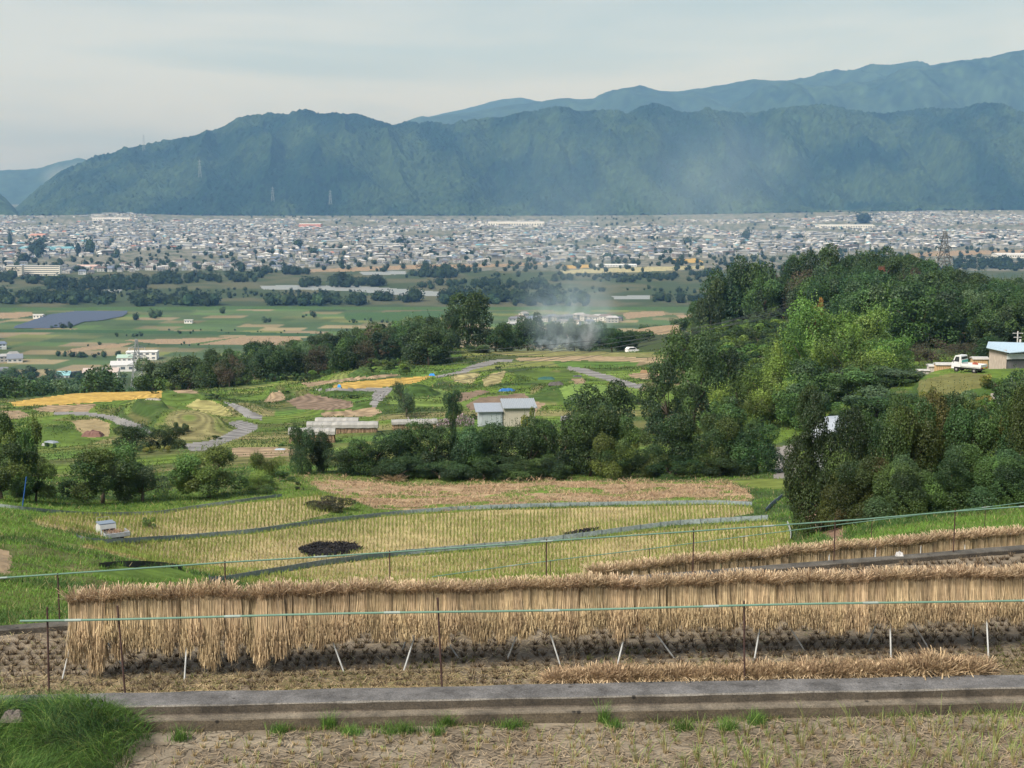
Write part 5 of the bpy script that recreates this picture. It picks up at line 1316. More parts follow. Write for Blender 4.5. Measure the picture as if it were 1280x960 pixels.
building('apartment_block', 'long white five storey apartment block at the left of the town', 30, 76, 344, 12, 12, (.66, .64, .58), (.5, .5, .48), 5, .03, .02, bands=True)
building('apartment_block', 'cream apartment block end standing left before the long white one', 10, 29, 345, 13, 14, (.62, .58, .50), (.5, .5, .48), 5, .03, .02, bands=True)
building('warehouse', 'long low warehouse with a blue green roof in the left of the town', 28, 92, 313, 3, 60, (.5, .52, .52), (.12, .30, .36), 1, .06)
building('factory_hall', 'pale pink walled hall below the blue green warehouse', 97, 123, 336, 4, 30, (.55, .38, .33), (.5, .36, .32), 1, .06)
building('factory_hall', 'pinkish orange roofed hall high in the left of the town', 40, 58, 297, 3, 60, (.6, .5, .42), (.45, .22, .16), 1, .08)
building('warehouse', 'very long pale warehouse below the mountain at right', 1022, 1090, 287, 3, 90, (.62, .62, .58), (.55, .55, .52), 1, .03)
building('warehouse', 'long pale hall under the middle of the mountain', 610, 680, 285, 5, 90, (.62, .62, .58), (.55, .55, .54), 1, .03)
building('warehouse', 'bright white hall left in the far town', 118, 165, 281, 3, 60, (.66, .66, .64), (.6, .6, .58), 1, .03)
building('warehouse', 'white block with a red sign band in the far town', 375, 402, 285, 3, 60, (.6, .25, .2), (.6, .6, .58), 1, .03)
building('factory_hall', 'pale grey shed roof below the right pylon by the fields', 1243, 1282, 322, 4, 40, (.6, .6, .57), (.5, .5, .5), 1, .08)
building('farm_building', 'white two storey building with dark windows right of the left pylon', 294, 313, 440, 9, 14, (.66, .66, .64), (.55, .55, .54), 2, .05, .1, 1180)
building('farm_building', 'greyish house row right of the white two storey building', 313, 337, 441, 7, 12, (.5, .52, .54), (.25, .27, .3), 1, .2, .1, 1200)
building('farm_building', 'long low white farm hall left of the left lattice pylon', 106, 148, 463, 7, 14, (.66, .65, .62), (.42, .36, .33), 1, .22, .15, 1130)
building('farm_building', 'second low white hall touching the left lattice pylon', 140, 170, 461, 8, 14, (.6, .6, .6), (.45, .46, .47), 1, .22, .15, 1170)
building('farm_building', 'white box like building behind the left lattice pylon', 160, 197, 447, 10, 16, (.68, .68, .66), (.6, .6, .58), 2, .04, .1, 1250)
building('farm_building', 'pale green roofed shed behind the white farm halls', 148, 166, 447, 6, 12, (.6, .6, .58), (.30, .42, .36), 1, .2, .1, 1230)
building('farm_building', 'small light blue roofed shed below the white farm halls', 72, 88, 468, 4, 10, (.5, .52, .52), (.22, .42, .46), 1, .3, .1, 1125)
building('farm_building', 'grey roofed house at the far left of the plain', 10, 28, 452, 5, 12, (.5, .5, .48), (.16, .18, .22), 1, .3, .3, 1230)
building('pump_house', 'small white control house at the corner of the solar panels', 43, 55, 398, 5, 10, (.66, .66, .64), (.55, .55, .53), 1, .05)
building('hut', 'tiny white hut in the middle of the green plain', 231, 241, 404, 4, 6, (.66, .66, .64), (.4, .4, .4), 1, .1)
building('greenhouse', 'pale greenhouse roof on the plain right of centre', 745, 795, 333, 2, 30, (.6, .62, .62), (.55, .58, .58), 1, .06)

# solar farm: tilted rows of panels
def solar():
    poly = [(16,411),(60,396),(92,391.5),(130,390.5),(160,391.5),(155,396),(128,401),(105,403),(90,409),(60,411)]
    ds = []
    for k in range(26):
        v = 410.5 - k * .76; D = CH / -float(slope(v)); us = [u for u in range(10, 170) if inpoly(np.array([float(u)]), np.array([v]), poly)[0]]
        if len(us) < 6: continue
        a = on(us[0], D); b = on(us[-1], D); L = (b - a).length; p = (a + b) / 2
        m = MB(); t = .35
        w = 5.2
        m.extrude([(-w / 2, .6), (w / 2, .6 + w * .38), (w / 2, .72 + w * .38), (-w / 2, .72)], (0, 1, 0), (0, 0, 1), (-L / 2, 0, 0), (L, 0, 0), (.05, .065, .10))
        o = m.build('solar_panel_row', M_panel, None, (p.x, p.y, p.z))
        tag(o, 'row of blue grey solar panels in the solar field at left', 'solar panels', 'rows of the solar field')
M_panel = attr_mat('solar_glass', .25, .5, .1, .5)
solar()

# ------------------------------------------------------------------ pylons and cables
def pylon(label, base, H, wb, arms, col=(.40, .42, .43), r=.06, panels=7, rz=.3):
    root = empty('lattice_pylon', base, rz); tag(root, label, 'pylon')
    m = MB(); W = lambda t: wb * (1 - t) ** 1.1 * .92 + wb * .12
    for sx in (-1, 1):
        for sy in (-1, 1):
            m.tube([(sx * W(t) / 2, sy * W(t) / 2, H * t) for t in np.linspace(0, 1, 8)], r * 1.3, col, 4)
    m.build('leg_frame', M_metal, root)
    b = MB(); ts = 1 - (1 - np.linspace(0, 1, panels + 1)) ** 1.0
    for i in range(panels):
        a0, a1 = W(ts[i]) / 2, W(ts[i + 1]) / 2; z0, z1 = H * ts[i], H * ts[i + 1]
        c0 = [(-a0, -a0), (a0, -a0), (a0, a0), (-a0, a0)]; c1 = [(-a1, -a1), (a1, -a1), (a1, a1), (-a1, a1)]
        for k in range(4):
            j = (k + 1) % 4
            b.tube([(*c0[k], z0), (*c1[j], z1)], r * .8, col, 4); b.tube([(*c0[j], z0), (*c1[k], z1)], r * .8, col, 4); b.tube([(*c1[k], z1), (*c1[j], z1)], r * .8, col, 4)
    b.build('lattice', M_metal, root)
    tips = []
    for t, L in arms:
        a = MB(); w = W(t) / 2; z = H * t; a.tube([(-L, 0, z), (L, 0, z)], r * .7, col, 4)
        for s in (-1, 1):
            a.tube([(s * w, -w, z), (s * L, 0, z)], r, col, 4); a.tube([(s * w, w, z), (s * L, 0, z)], r, col, 4); a.tube([(s * w, 0, z + H * .045), (s * L, 0, z)], r, col, 4)
            a.tube([(s * L, 0, z), (s * L, 0, z - H * .04)], r * 1.4, (.5, .52, .5), 5)
            tips.append(root.location + Matrix.Rotation(rz, 3, 'Z') @ Vector((s * L, 0, z - H * .04)))
        a.build('cross_arm', M_metal, root)
    return root, tips
pb = on(1178, 440); top = CH + 440 * float(slope(289))
_, tipR = pylon('tall grey lattice pylon standing on the wooded hill at right', pb, top - pb.z, 5.2, [(.62, 3.4), (.76, 3.0), (.90, 2.6)], r=.14, rz=.5, col=(.09, .10, .105))
pb = on(173, 700); top = CH + 700 * float(slope(424))
_, tipL = pylon('grey lattice pylon beside the white farm buildings at left', pb, top - pb.z, 7.0, [(.55, 5.0), (.70, 4.4), (.85, 3.8)], r=.13, rz=.4, col=(.20, .22, .22))
for (u, v, hp, lb) in [(180,189,20,'tiny pylon on the skyline of the left mountain shoulder'),(250,222,22,'tiny pylon on the forested slope below the summit'),(341,252,18,'tiny pylon low on the slope above the town'),(413,256,18,'tiny pale pylon low on the slope, right of the other one')]:
    D = 7000; 
    # ray down on to the mountain mesh
    dg = bpy.context.evaluated_depsgraph_get(); dg.update()
    o = Vector((0, 0, CH)); d = (Vector(at(u, v, 1000)) - o).normalized()
    okk, loc, *_r = SC.ray_cast(dg, o + d * 6000, d)
    if not okk: loc = Vector(at(u, v, 7700))
    pylon(lb, loc, hp * loc.y / 1778, 14, [(.6, 8), (.75, 7), (.9, 6)], (.20, .23, .24), .26, 6)
def cable(label, pts_list, r=.035, grp=None, col=(.10, .11, .11)):
    for a, b, sag in pts_list:
        n = 18; o0 = Vector(a); pts = [Vector(a).lerp(Vector(b), i / n) - Vector((0, 0, sag * 4 * (i / n) * (1 - i / n))) - o0 for i in range(n + 1)]
        m = MB(); m.tube(pts, r, col, 4); o = m.build('power_cable', M_rust, None, o0); tag(o, label, 'power cable', grp)
cl = []
for i, t in enumerate(tipR):
    e = at(820 - i * 2, 386 + i * 7.0, 300); cl.append((t, at(560 - i * 3, 440 + i * 8, 215), 5))
cable('thin dark power cable running left from the hill pylon', cl, .035, 'cables of the hill pylon')
cable('thin dark power cable running from the left pylon over the woods', [(t, at(760, 470 + i * 5, 520), 14) for i, t in enumerate(tipL)], .04, 'cables of the left pylon')

# ------------------------------------------------------------------ middle-ground things
def farm_shed():
    D = 178; p = hit(632, 531, 150, 230); p = on(632, D); root = empty('farm_shed', (p.x, p.y, p.z - .3), .10)
    tag(root, 'low farm shed, its left half pale grey and its right half beige, under metal roofs', 'shed')
    k = D / 1745
    xl0, xl1, xr1 = -36 * k, -2.5 * k, 37 * k
    def top(v): return CH + D * float(slope(v)) - p.z + .3
    zl, zr = top(514.5), top(510.5)
    m = MB(); m.box(((xl0 + xl1) / 2 + .1, 1.6, zl / 2), (xl1 - xl0 - .5, 3.2, zl), (.42, .47, .49)); m.build('wall', M_paint, root)
    m = MB(); m.box(((xl0 + xl1) / 2 + .25, -.03, zl * .46), (xl1 - xl0 - 1.1, .05, zl * .82), (.36, .41, .42)); 
    for i in range(12): m.box((xl0 + .7 + i * .23, -.065, zl * .46), (.03, .02, zl * .82), (.30, .34, .35))
    m.build('shutter', M_paint, root)
    m = MB(); m.box(((xl1 + xr1) / 2, 1.7, zr / 2), (xr1 - xl1, 3.4, zr), (.42, .395, .32))
    for i in range(16): m.box((xl1 + .2 + i * .25, -.012, zr / 2), (.05, .02, zr - .05), (.38, .355, .285))
    m.build('wall', M_paint, root)
    m = MB(); m.extrude([(-.35, zl), (3.5, zl + .55), (3.5, zl + .63), (-.35, zl + .08)], (0, 1, 0), (0, 0, 1), (xl0 - .15, 0, .01), (xl1 - xl0 + .1, 0, 0), (.24, .27, .31))
    m.build('roof', M_metal, root)
    m = MB(); m.extrude([(-.35, zr), (3.8, zr + .6), (3.8, zr + .68), (-.35, zr + .08)], (0, 1, 0), (0, 0, 1), (xl1 - .1, 0, .01), (xr1 - xl1 + .35, 0, 0), (.25, .28, .31))
    for i in range(19):
        x = xl1 + .05 + i * .23; m.extrude([(-.37, zr + .085), (3.8, zr + .685), (3.8, zr + .73), (-.37, zr + .13)], (0, 1, 0), (0, 0, 1), (x, 0, .01), (.07, 0, 0), (.30, .33, .36))
    m.build('roof', M_metal, root)
farm_shed()

def covered_stack(label, u0, u1, v0, v1, D, slope_r=0):
    a = on(u0, D); b = on(u1, D); L = (b - a).length; p = (a + b) / 2; zt = CH + D * float(slope(v0)); H = max(zt - p.z, .9)
    root = empty('covered_straw_rack', p, slope_r); tag(root, label, 'straw rack')
    r = np.random.default_rng(int(u0)); n = int(L * 420)
    x = r.uniform(-L / 2, L / 2, n); y = r.choice([-1, 1], n) * r.uniform(.25, .5, n)
    c = pick([(.42, .30, .19), (.36, .25, .16), (.46, .34, .22), (.28, .20, .13)], n)
    V, Q, C = blades(np.stack([x, y, np.full(n, H * .75)], 1), r.uniform(.55, .8, n) * H, .05, r.uniform(0, .15, n), r.uniform(0, 6, n), -1, 2, 0, c, c * .85, faz=r.normal(0, .5, n))
    link('straw', np_mesh('straw', V, Q, C, M_straw), root)
    m = MB(); nseg = 14; prof_ = [(-.62, .60), (-.58, .82), (-.35, .97), (0, 1.02), (.35, .97), (.58, .82), (.62, .60)]
    R = random.Random(int(u0)); prev = None; vs = []; fs = []
    for i in range(nseg + 1):
        xx = -L / 2 - .15 + (L + .3) * i / nseg; w = R.uniform(-.05, .05)
        for (yy, zz) in prof_: vs.append((xx, yy * (1 + w), H * zz + w * .8))
    k = len(prof_)
    for i in range(nseg):
        for j in range(k - 1): fs.append((i * k + j, (i + 1) * k + j, (i + 1) * k + j + 1, i * k + j + 1))
    fs += [tuple(range(k)), tuple(nseg * k + j for j in range(k))[::-1]]
    m.add(vs, fs, (.27, .265, .25)); m.build('cover_sheet', M_sheet, root, smooth=False)
covered_stack('shorter covered straw rack at the front left of the group', 363, 418, 535, 545, 160)
covered_stack('longest covered straw rack with white plastic top in the middle', 386, 471, 527, 540, 168, .02)
covered_stack('rearmost covered straw rack, mostly hidden behind the longest', 396, 447, 522, 530, 176)
covered_stack('separate covered straw rack left of the pale flowers', 491, 545, 524, 540, 170, .14)

def hut_right():
    D = 163; p = on(1262, D); p.z = float(gz(p.x, D)); root = empty('hut', p, .0); tag(root, 'hut with a light blue metal roof and beige board walls at the right edge', 'hut')
    k = D / 1745
    def X(u): return (u - 1262) * k
    def Zt(v): return CH + D * float(slope(v)) - p.z
    z1 = Zt(436); x0 = X(1236); x1 = X(1330)
    xc = X(1253)
    m = MB(); m.extrude([(x0, .1), (xc, -1.2), (xc + .9, 2.0), (X(1248), 3.0)], (1, 0, 0), (0, 1, 0), (0, 0, -.3), (0, 0, z1 + .25), (.33, .285, .24))
    m.build('wall', M_wood, root)
    m = MB(); m.extrude([(xc + .02, -1.1), (x1, .6), (x1, 4), (xc + .02, 3.3)], (1, 0, 0), (0, 1, 0), (0, 0, -.3), (0, 0, z1 * .9), (.12, .12, .12)); m.build('open_side_shade', M_wood, root)  # solid block; its dark colour stands in for shade inside the hut
    m = MB(); m.extrude([(xc, -1.3), (x1, .2), (x1, .3), (xc, -1.2)], (1, 0, 0), (0, 1, 0), (0, 0, z1 * .62), (0, 0, .62), (.58, .60, .60)); m.build('fascia', M_paint, root)
    m = MB(); ridge = z1 - .05
    vs = [(x0 - .45, -.2, z1 + .12), (xc + .1, -2.0, z1 - .28), (x1 + .3, .0, z1 + .05), (X(1249), 4.2, ridge + .35), (x1 + .3, 4.4, ridge + .1)]
    vs2 = [(a, b, c + .09) for a, b, c in vs]
    m.add(vs + vs2, [(0, 3, 4, 2, 1), (5, 6, 7, 9, 8), (0, 1, 6, 5), (1, 2, 7, 6), (2, 4, 9, 7), (4, 3, 8, 9), (3, 0, 5, 8)], (.36, .47, .55)); m.build('roof', M_metal, root)
    # utility pole behind
    q = on(1270, 175); zt = CH + 175 * float(slope(414)) - q.z; root = empty('utility_pole', q); tag(root, 'slim grey utility pole behind the blue roofed hut', 'utility pole')
    m = MB(); m.tube([(0, 0, -.3), (0, 0, zt)], [.11, .08], (.45, .45, .44), 8); m.build('pole', M_metal, root)
    m = MB(); m.box((0, 0, zt - .25), (1.3, .08, .08), (.4, .4, .4)); m.box((0, 0, zt - .75), (1.0, .08, .08), (.4, .4, .4)); m.tube([(.3, -.15, zt - 1.5), (.3, -.15, zt - 1.0)], .13, (.5, .5, .5), 8); m.build('cross_arm', M_metal, root)
hut_right()

def kei_truck():
    # local frame: +x forward, +y left, z up. cab at +x
    p = on(1211, 153.5); root = empty('pickup_truck', (p.x, p.y, p.z), math.radians(180 - 44))
    tag(root, 'small white pickup truck with teal stripe behind the cab, parked by the hut', 'pickup truck')
    W = (.58, .595, .59); m = MB()
    L = 3.35; w = 1.46
    # cab
    m.extrude([(.62, .55), (1.68, .55), (1.70, .95), (1.55, 1.12), (1.28, 1.78), (.66, 1.80), (.60, 1.70)], (1, 0, 0), (0, 0, 1), (0, -w / 2, 0), (0, w, 0), W)
    m.box((1.55, 0, .46), (.32, w - .02, .2), (.62, .62, .61)); m.build('cab', M_paint, root)
    m = MB(); m.box((-.55, 0, .60), (2.25, w - .1, .09), W); m.box((-.2, 0, .42), (2.9, .8, .16), (.06, .06, .06)); m.build('chassis', M_paint, root)
    m = MB(); m.box((-.55, 0, .67), (2.26, w, .05), (.60, .61, .60)); m.box((.54, 0, 1.02), (.06, w, .72), (.60, .62, .61)); m.build('cargo_bed', M_paint, root)
    for s in (-1, 1):
        m = MB(); m.box((-.55, s * (w / 2), .82), (2.26, .04, .28), W); m.box((-.55, s * (w / 2 + .022), .82), (2.1, .01, .03), (.55, .56, .55)); m.build('side_gate', M_paint, root)
    m = MB(); m.box((-1.70, 0, .82), (.04, w, .28), W); m.build('tailgate', M_paint, root)
    m = MB(); m.box((.50, 0, 1.18), (.03, w - .06, .24), (.04, .34, .27)); m.build('teal_stripe_panel', M_paint, root)
    for y in (-.42, 0, .42):
        m = MB(); m.box((.585, y, 1.52), (.05, .33, .26), (.03, .035, .04)); m.build('rear_window', M_glass, root)
    for s in (-1, 1):
        m = MB(); m.extrude([(.80, 1.12), (1.42, 1.12), (1.20, 1.66), (.80, 1.68)], (1, 0, 0), (0, 0, 1), (0, s * (w / 2) - .015, 0), (0, .03, 0), (.03, .035, .04)); m.build('side_window', M_glass, root)
        d_ = MB(); d_.box((1.1, s * (w / 2 + .004), .86), (.8, .012, .46), W); dd = d_.build('door', M_paint, root)
        h_ = MB(); h_.box((.82, s * (w / 2 + .02), 1.0), (.12, .02, .03), (.1, .1, .1)); h_.build('handle', M_paint, dd)
        mm = MB(); mm.box((1.45, s * (w / 2 + .12), 1.2), (.06, .12, .2), (.05, .05, .05)); mm.build('mirror', M_paint, root)
        t = MB(); t.box((-1.73, s * .55, .62), (.03, .24, .1), (.45, .03, .03)); t.build('tail_light', M_paint, root)
        for x in (1.12, -.92):
            wh = empty('wheel', (x, s * (w / 2 - .09), .27)); wh.parent = root
            ty = MB(); ty.tube([(0, -.08, 0), (0, .08, 0)], .27, (.018, .018, .018), 18); ty.build('tyre', M_rubber, wh)
            ri = MB(); ri.tube([(0, -.085, 0), (0, .085, 0)], .12, (.22, .22, .22), 14); ri.build('rim', M_metal, wh)
    m = MB(); m.box((-1.735, .05, .60), (.02, .33, .17), (.75, .55, .04)); m.build('number_plate', M_paint, root)
    m = MB(); m.extrude([(1.56, 1.13), (1.31, 1.72), (1.33, 1.73), (1.585, 1.13)], (1, 0, 0), (0, 0, 1), (0, -w / 2 + .08, 0), (0, w - .16, 0), (.03, .035, .04)); m.build('windscreen', M_glass, root)
    ox = Matrix.Rotation(root.rotation_euler.z, 3, 'Z')
    q = root.location + ox @ Vector((-.6, -.2, .70)); o = MB(); o.box((0, 0, .18), (.5, .42, .36), (.38, .10, .06), taper=.85); o.box((0, 0, .38), (.3, .1, .05), (.3, .08, .05))
    o = o.build('crate', M_paint, None, q, .3); tag(o, 'red crate lying in the bed of the white pickup truck', 'crate')
M_glass = attr_mat('dark_glass', .08, 1, .05, .6); M_rubber = attr_mat('rubber', .8, 5, .1, .2)
kei_truck()

def boards():
    a = on(1163, 172); b = on(1195, 170)
    for i, (u0, u1, D, hh, wh, lb) in enumerate([(1161, 1176, 172, 1.2, False, 'low pile under a crumpled grey white sheet left of the boards'), (1170, 1194, 171, 1.25, True, 'stack of orange boards under a white sheet left of the pickup truck'), (1148, 1161, 172, .6, False, 'small pale sheet covered pile at the left end beside the brush'), (1216, 1234, 168, 1.3, True, 'covered board stack between the pickup truck and the hut')]):
        p = on((u0 + u1) / 2, D); L = (u1 - u0) * D / 1745; root = empty('board_stack', p, -.05); tag(root, lb, 'board stack')
        m = MB(); m.box((0, .5, hh * .42), (L, 1.1, hh * .84), (.50, .34, .19) if wh else (.42, .39, .36))
        for k in range(int(L / .25)): m.box((-L / 2 + .12 + k * .25, -.07, hh * .42), (.03, .04, hh * .82), (.38, .25, .14) if wh else (.36, .33, .31))
        m.build('boards', M_wood, root)
        m = MB(); m.extrude([(-.2, hh * .80), (-.12, hh * .95), (.5, hh * 1.02), (1.1, hh * .93), (1.2, hh * .78), (.5, hh * .9)], (0, 1, 0), (0, 0, 1), (-L / 2 - .1, 0, 0), (L + .2, 0, 0), (.42, .41, .39)); m.build('cover_sheet', M_sheet, root)
    # curved pale roof of a hut between the right trees
    p = on(1052, 104); z0 = CH + 104 * float(slope(524)) ; root = empty('garden_hut', (p.x, p.y, p.z), .35); tag(root, 'hut with a curved pale blue grey sheet roof hidden between the right hand trees', 'hut')
    H = z0 - p.z
    m = MB(); m.box((0, 0, H * .4), (3.6, 2.6, H * .8), (.35, .37, .38)); m.build('wall', M_paint, root)
    m = MB(); prof_ = [(-2.2, H * .74), (-1.6, H * .90), (-.6, H * 1.0), (.6, H * 1.0), (1.6, H * .88), (2.3, H * .66), (2.3, H * .62), (1.6, H * .84), (.6, H * .96), (-.6, H * .96), (-1.6, H * .86), (-2.2, H * .70)]
    m.extrude(prof_, (1, 0, 0), (0, 0, 1), (0, -1.6, 0), (0, 3.2, 0), (.30, .33, .37)); m.build('roof', M_sheet, root)
boards()

def small_things():
    # white cart carrier in the upper left field
    p = hit(138, 672, 60, 95); root = empty('tracked_carrier', (p.x, p.y, p.z), .55); tag(root, 'small white tracked carrier with an open grey bed full of straw', 'carrier'); root.scale = (.8, .8, .66)
    s = 1.0
    m = MB(); m.extrude([(-.55, .25), (.55, .25), (.5, .75), (.25, 1.0), (-.5, 1.0)], (0, 1, 0), (0, 0, 1), (-.6, .55, .0), (1.0, 0, 0), (.46, .48, .48)); m.build('body', M_paint, root)
    m = MB(); m.box((-.1, .55, 1.06), (1.02, .9, .07), (.16, .20, .25)); m.build('bonnet', M_paint, root)
    m = MB(); m.box((-.1, -.02, .62), (.8, .03, .16), (.03, .03, .03)); m.build('vent', M_paint, root)
    m = MB(); m.box((.15, -.62, .32), (1.5, 1.1, .06), (.28, .29, .30)); m.box((.15, -1.17, .48), (1.5, .05, .3), (.30, .32, .34)); m.box((.9, -.62, .48), (.05, 1.1, .3), (.25, .27, .29)); m.box((-.6, -.62, .48), (.05, 1.1, .3), (.3, .32, .34)); m.build('cargo_bed', M_metal, root)
    for sx in (-1, 1):
        m = MB(); m.extrude([(-1.1, .12), (-.95, 0), (.75, 0), (.9, .12), (.75, .26), (-.95, .26)], (0, 1, 0), (0, 0, 1), (sx * .42 - .12, -.1, 0), (.24, 0, 0), (.03, .03, .03)); m.build('track', M_rubber, root)
    m = MB(); m.tube([(-.45, 1.0, 1.0), (-.5, 1.25, 1.3), (.3, 1.25, 1.3), (.25, 1.0, 1.0)], .02, (.2, .2, .2), 5); m.build('handlebar', M_metal, root)
    r = np.random.default_rng(3); n = 160; q = p + Matrix.Rotation(.55, 3, 'Z') @ Vector((.12, -.5, .32)); c = pick([(.36, .24, .16), (.30, .2, .14)], n)
    V, Q, C = blades(np.stack([r.normal(0, .22, n), r.normal(0, .2, n), r.uniform(-.02, .1, n)], 1), .16, .03, 1.5, r.uniform(0, 6, n), 1, 2, .6, c, c)
    tag(link('straw_pile', np_mesh('straw_pile', V, Q, C, M_straw), None, q), 'small heap of brown straw in the bed of the tracked carrier', 'straw pile')
    # tarps and sheets
    def heap(name, label, u, v, wpx, hm, col, d0=130, d1=400, mat=None, cat='tarp', deep=.6, seed=1, rz=0.):
        q = hit(u, v, d0, d1); W = wpx * q.y / 1745; nx, ny = 14, 8; rr = np.random.default_rng(seed); xs, ys = np.meshgrid(np.linspace(-1, 1, nx), np.linspace(-1, 1, ny), indexing='ij')
        z = hm * np.clip(1 - np.maximum(np.abs(xs) ** 4, np.abs(ys) ** 4), 0, 1) * (.75 + .4 * rr.random(xs.shape)); I, J = np.meshgrid(np.arange(nx - 1), np.arange(ny - 1), indexing='ij')
        qd = np.stack([I * ny + J, (I + 1) * ny + J, (I + 1) * ny + J + 1, I * ny + J + 1], -1).reshape(-1, 4)
        me = np_mesh(name, np.stack([xs * W / 2, ys * W / 2 * deep, z - .03], -1).reshape(-1, 3), qd, np.tile(np.array(col), (len(qd), 1)), mat or M_sheet)
        tag(link(name, me, None, q, rz), label, cat)
    heap('tarp', 'bright blue tarp beside the field road left of centre', 540, 469.5, 8, .45, (.03, .22, .62), seed=2)
    heap('tarp', 'tiny blue tarp on the tan strip by the golden field', 424, 484, 5, .5, (.03, .25, .6), seed=3)
    heap('tarp', 'long blue sheet by the dark vegetable bed', 634, 489, 22, .5, (.02, .12, .34), seed=4, deep=.25)
    heap('dark_sheet', 'black sheet lying on the green slope right of the blue sheet', 722, 471, 12, .3, (.05, .05, .055), seed=5, cat='sheet')
    heap('net_bed', 'dark teal net covered vegetable bed on the green slope', 683, 474, 22, .45, (.03, .09, .08), seed=6, cat='net bed', mat=M_net)
    heap('log_pile', 'dark heap of boards in the green slope centre', 695, 481, 20, .5, (.09, .085, .08), seed=7, cat='log pile', mat=M_wood)
    heap('sheet_pile', 'crumpled silver sheet pile on the left slope', 64, 553, 18, .22, (.20, .23, .26), seed=8, cat='sheet pile', rz=-.5)
    heap('sheet_pile', 'white sheet scrap left of the silver pile', 54, 557, 5, .3, (.35, .35, .35), seed=9, cat='sheet pile')
    heap('farm_tool_pile', 'reddish brown pile on a grey sheet below the brown field', 116, 545, 26, .7, (.16, .09, .075), seed=10, cat='tool pile', mat=M_wood)
    heap('sheet_pile', 'pale blue sheet at the left end of the orchard row', 350, 562, 14, .15, (.30, .36, .42), 115, 200, seed=11, cat='sheet pile')
    q = on(492, 107); o = link('straw_heap', SK[0].copy(), None, q); o.scale = (4.5, 3.5, 2.6); tag(o, 'brown straw heap at the foot of the orchard row', 'straw heap')
    heap('straw_heap', 'small tan straw heap on the gravel right of the road end', 805, 466, 10, .6, (.36, .24, .14), seed=13, cat='straw heap', mat=M_straw)
    heap('concrete_slab', 'pale concrete slab on the edge of the grassy mound', 191, 500, 20, .3, (.22, .20, .17), seed=14, cat='slab', mat=M_paint, deep=.3)
    heap('stone', 'pale stone lying on the kerb behind the long rack', 1130, 691, 9, .12, (.45, .44, .43), 24, 34, seed=15, cat='stone', mat=M_conc)
    bx = bpy.data.objects['stone']; X_ = (1130 - 640) / 1750 * 28.2; bx.location = (X_, curb_y(X_) + .2, Z2 + .07)
    heap('stone', 'dark stone in the long grass of the bottom left corner', 8, 896, 26, .14, (.12, .10, .09), 17, 22, seed=16, cat='stone', mat=M_conc)
    o = [k for k in bpy.data.objects if k.name.startswith('stone')][-1]; o.location = (-6.95, 19.0, Z1 + .42)
    # blue pole leaning in the left tree
    a = hit(28, 634, 60, 110); top = at(33, 596, a.y); m = MB(); m.tube([(0, 0, 0), Vector(top) - a], .035, (.02, .08, .26), 7); tag(m.build('pole', M_paint, None, a), 'blue pole leaning in the fruit tree at the left edge', 'pole')
    # car and sheet at the end of the crest field
    q = on(790, 352); q.z = float(gz(q.x, q.y)); root = empty('parked_car', q, .4); tag(root, 'small white car parked at the right end of the crest field', 'car')
    m = MB(); m.extrude([(-1.6, .3), (1.6, .3), (1.65, .8), (1.0, .95), (.6, 1.45), (-1.1, 1.5), (-1.6, 1.0)], (1, 0, 0), (0, 0, 1), (0, -.7, 0), (0, 1.4, 0), (.72, .72, .72)); m.build('body', M_paint, root)
    m = MB(); m.extrude([(-1.2, 1.0), (.75, 1.0), (.5, 1.38), (-1.0, 1.42)], (1, 0, 0), (0, 0, 1), (0, -.72, 0), (0, 1.44, 0), (.04, .045, .05)); m.build('window', M_glass, root)
    for x in (-1, 1):
        for y in (-.62, .62):
            m = MB(); m.tube([(x, y - .09, .28), (x, y + .09, .28)], .28, (.02, .02, .02), 12); m.build('wheel', M_rubber, root)
    # pale flowers left of the shed
    r = np.random.default_rng(5); n = 5200; pa = []
    for (u0, u1, v, D) in [(508, 560, 524, 176), (555, 592, 526, 176)]:
        m_ = n // 2; u = r.uniform(u0, u1, m_); Dd = D + r.uniform(-2, 2, m_); X = Dd * (u - 640) / F; Z = gz(X, Dd); hh = 1.5 * (.5 + .7 * fbm(X / 1.2, X * 0 + 3, 3, 5))
        zz = Z + hh * r.random(m_) ** .5; fl = r.random(m_) < .5
        c = np.where(fl[:, None], pick([(.50, .38, .44), (.55, .48, .52), (.42, .26, .34)], m_), pick([(.12, .18, .06), (.16, .20, .08)], m_))
        pa.append(blades(np.stack([X, Dd, zz], 1), .16, .12, .5, r.uniform(0, 6, m_), 1, 1, .3, c, c))
    V, Q, C = join(pa); tag(link('flower_bed', np_mesh('flower_bed', V, Q, C, M_grass)), 'pale pink and white flowers growing left of the farm shed', 'flowers', kind='stuff')
small_things()

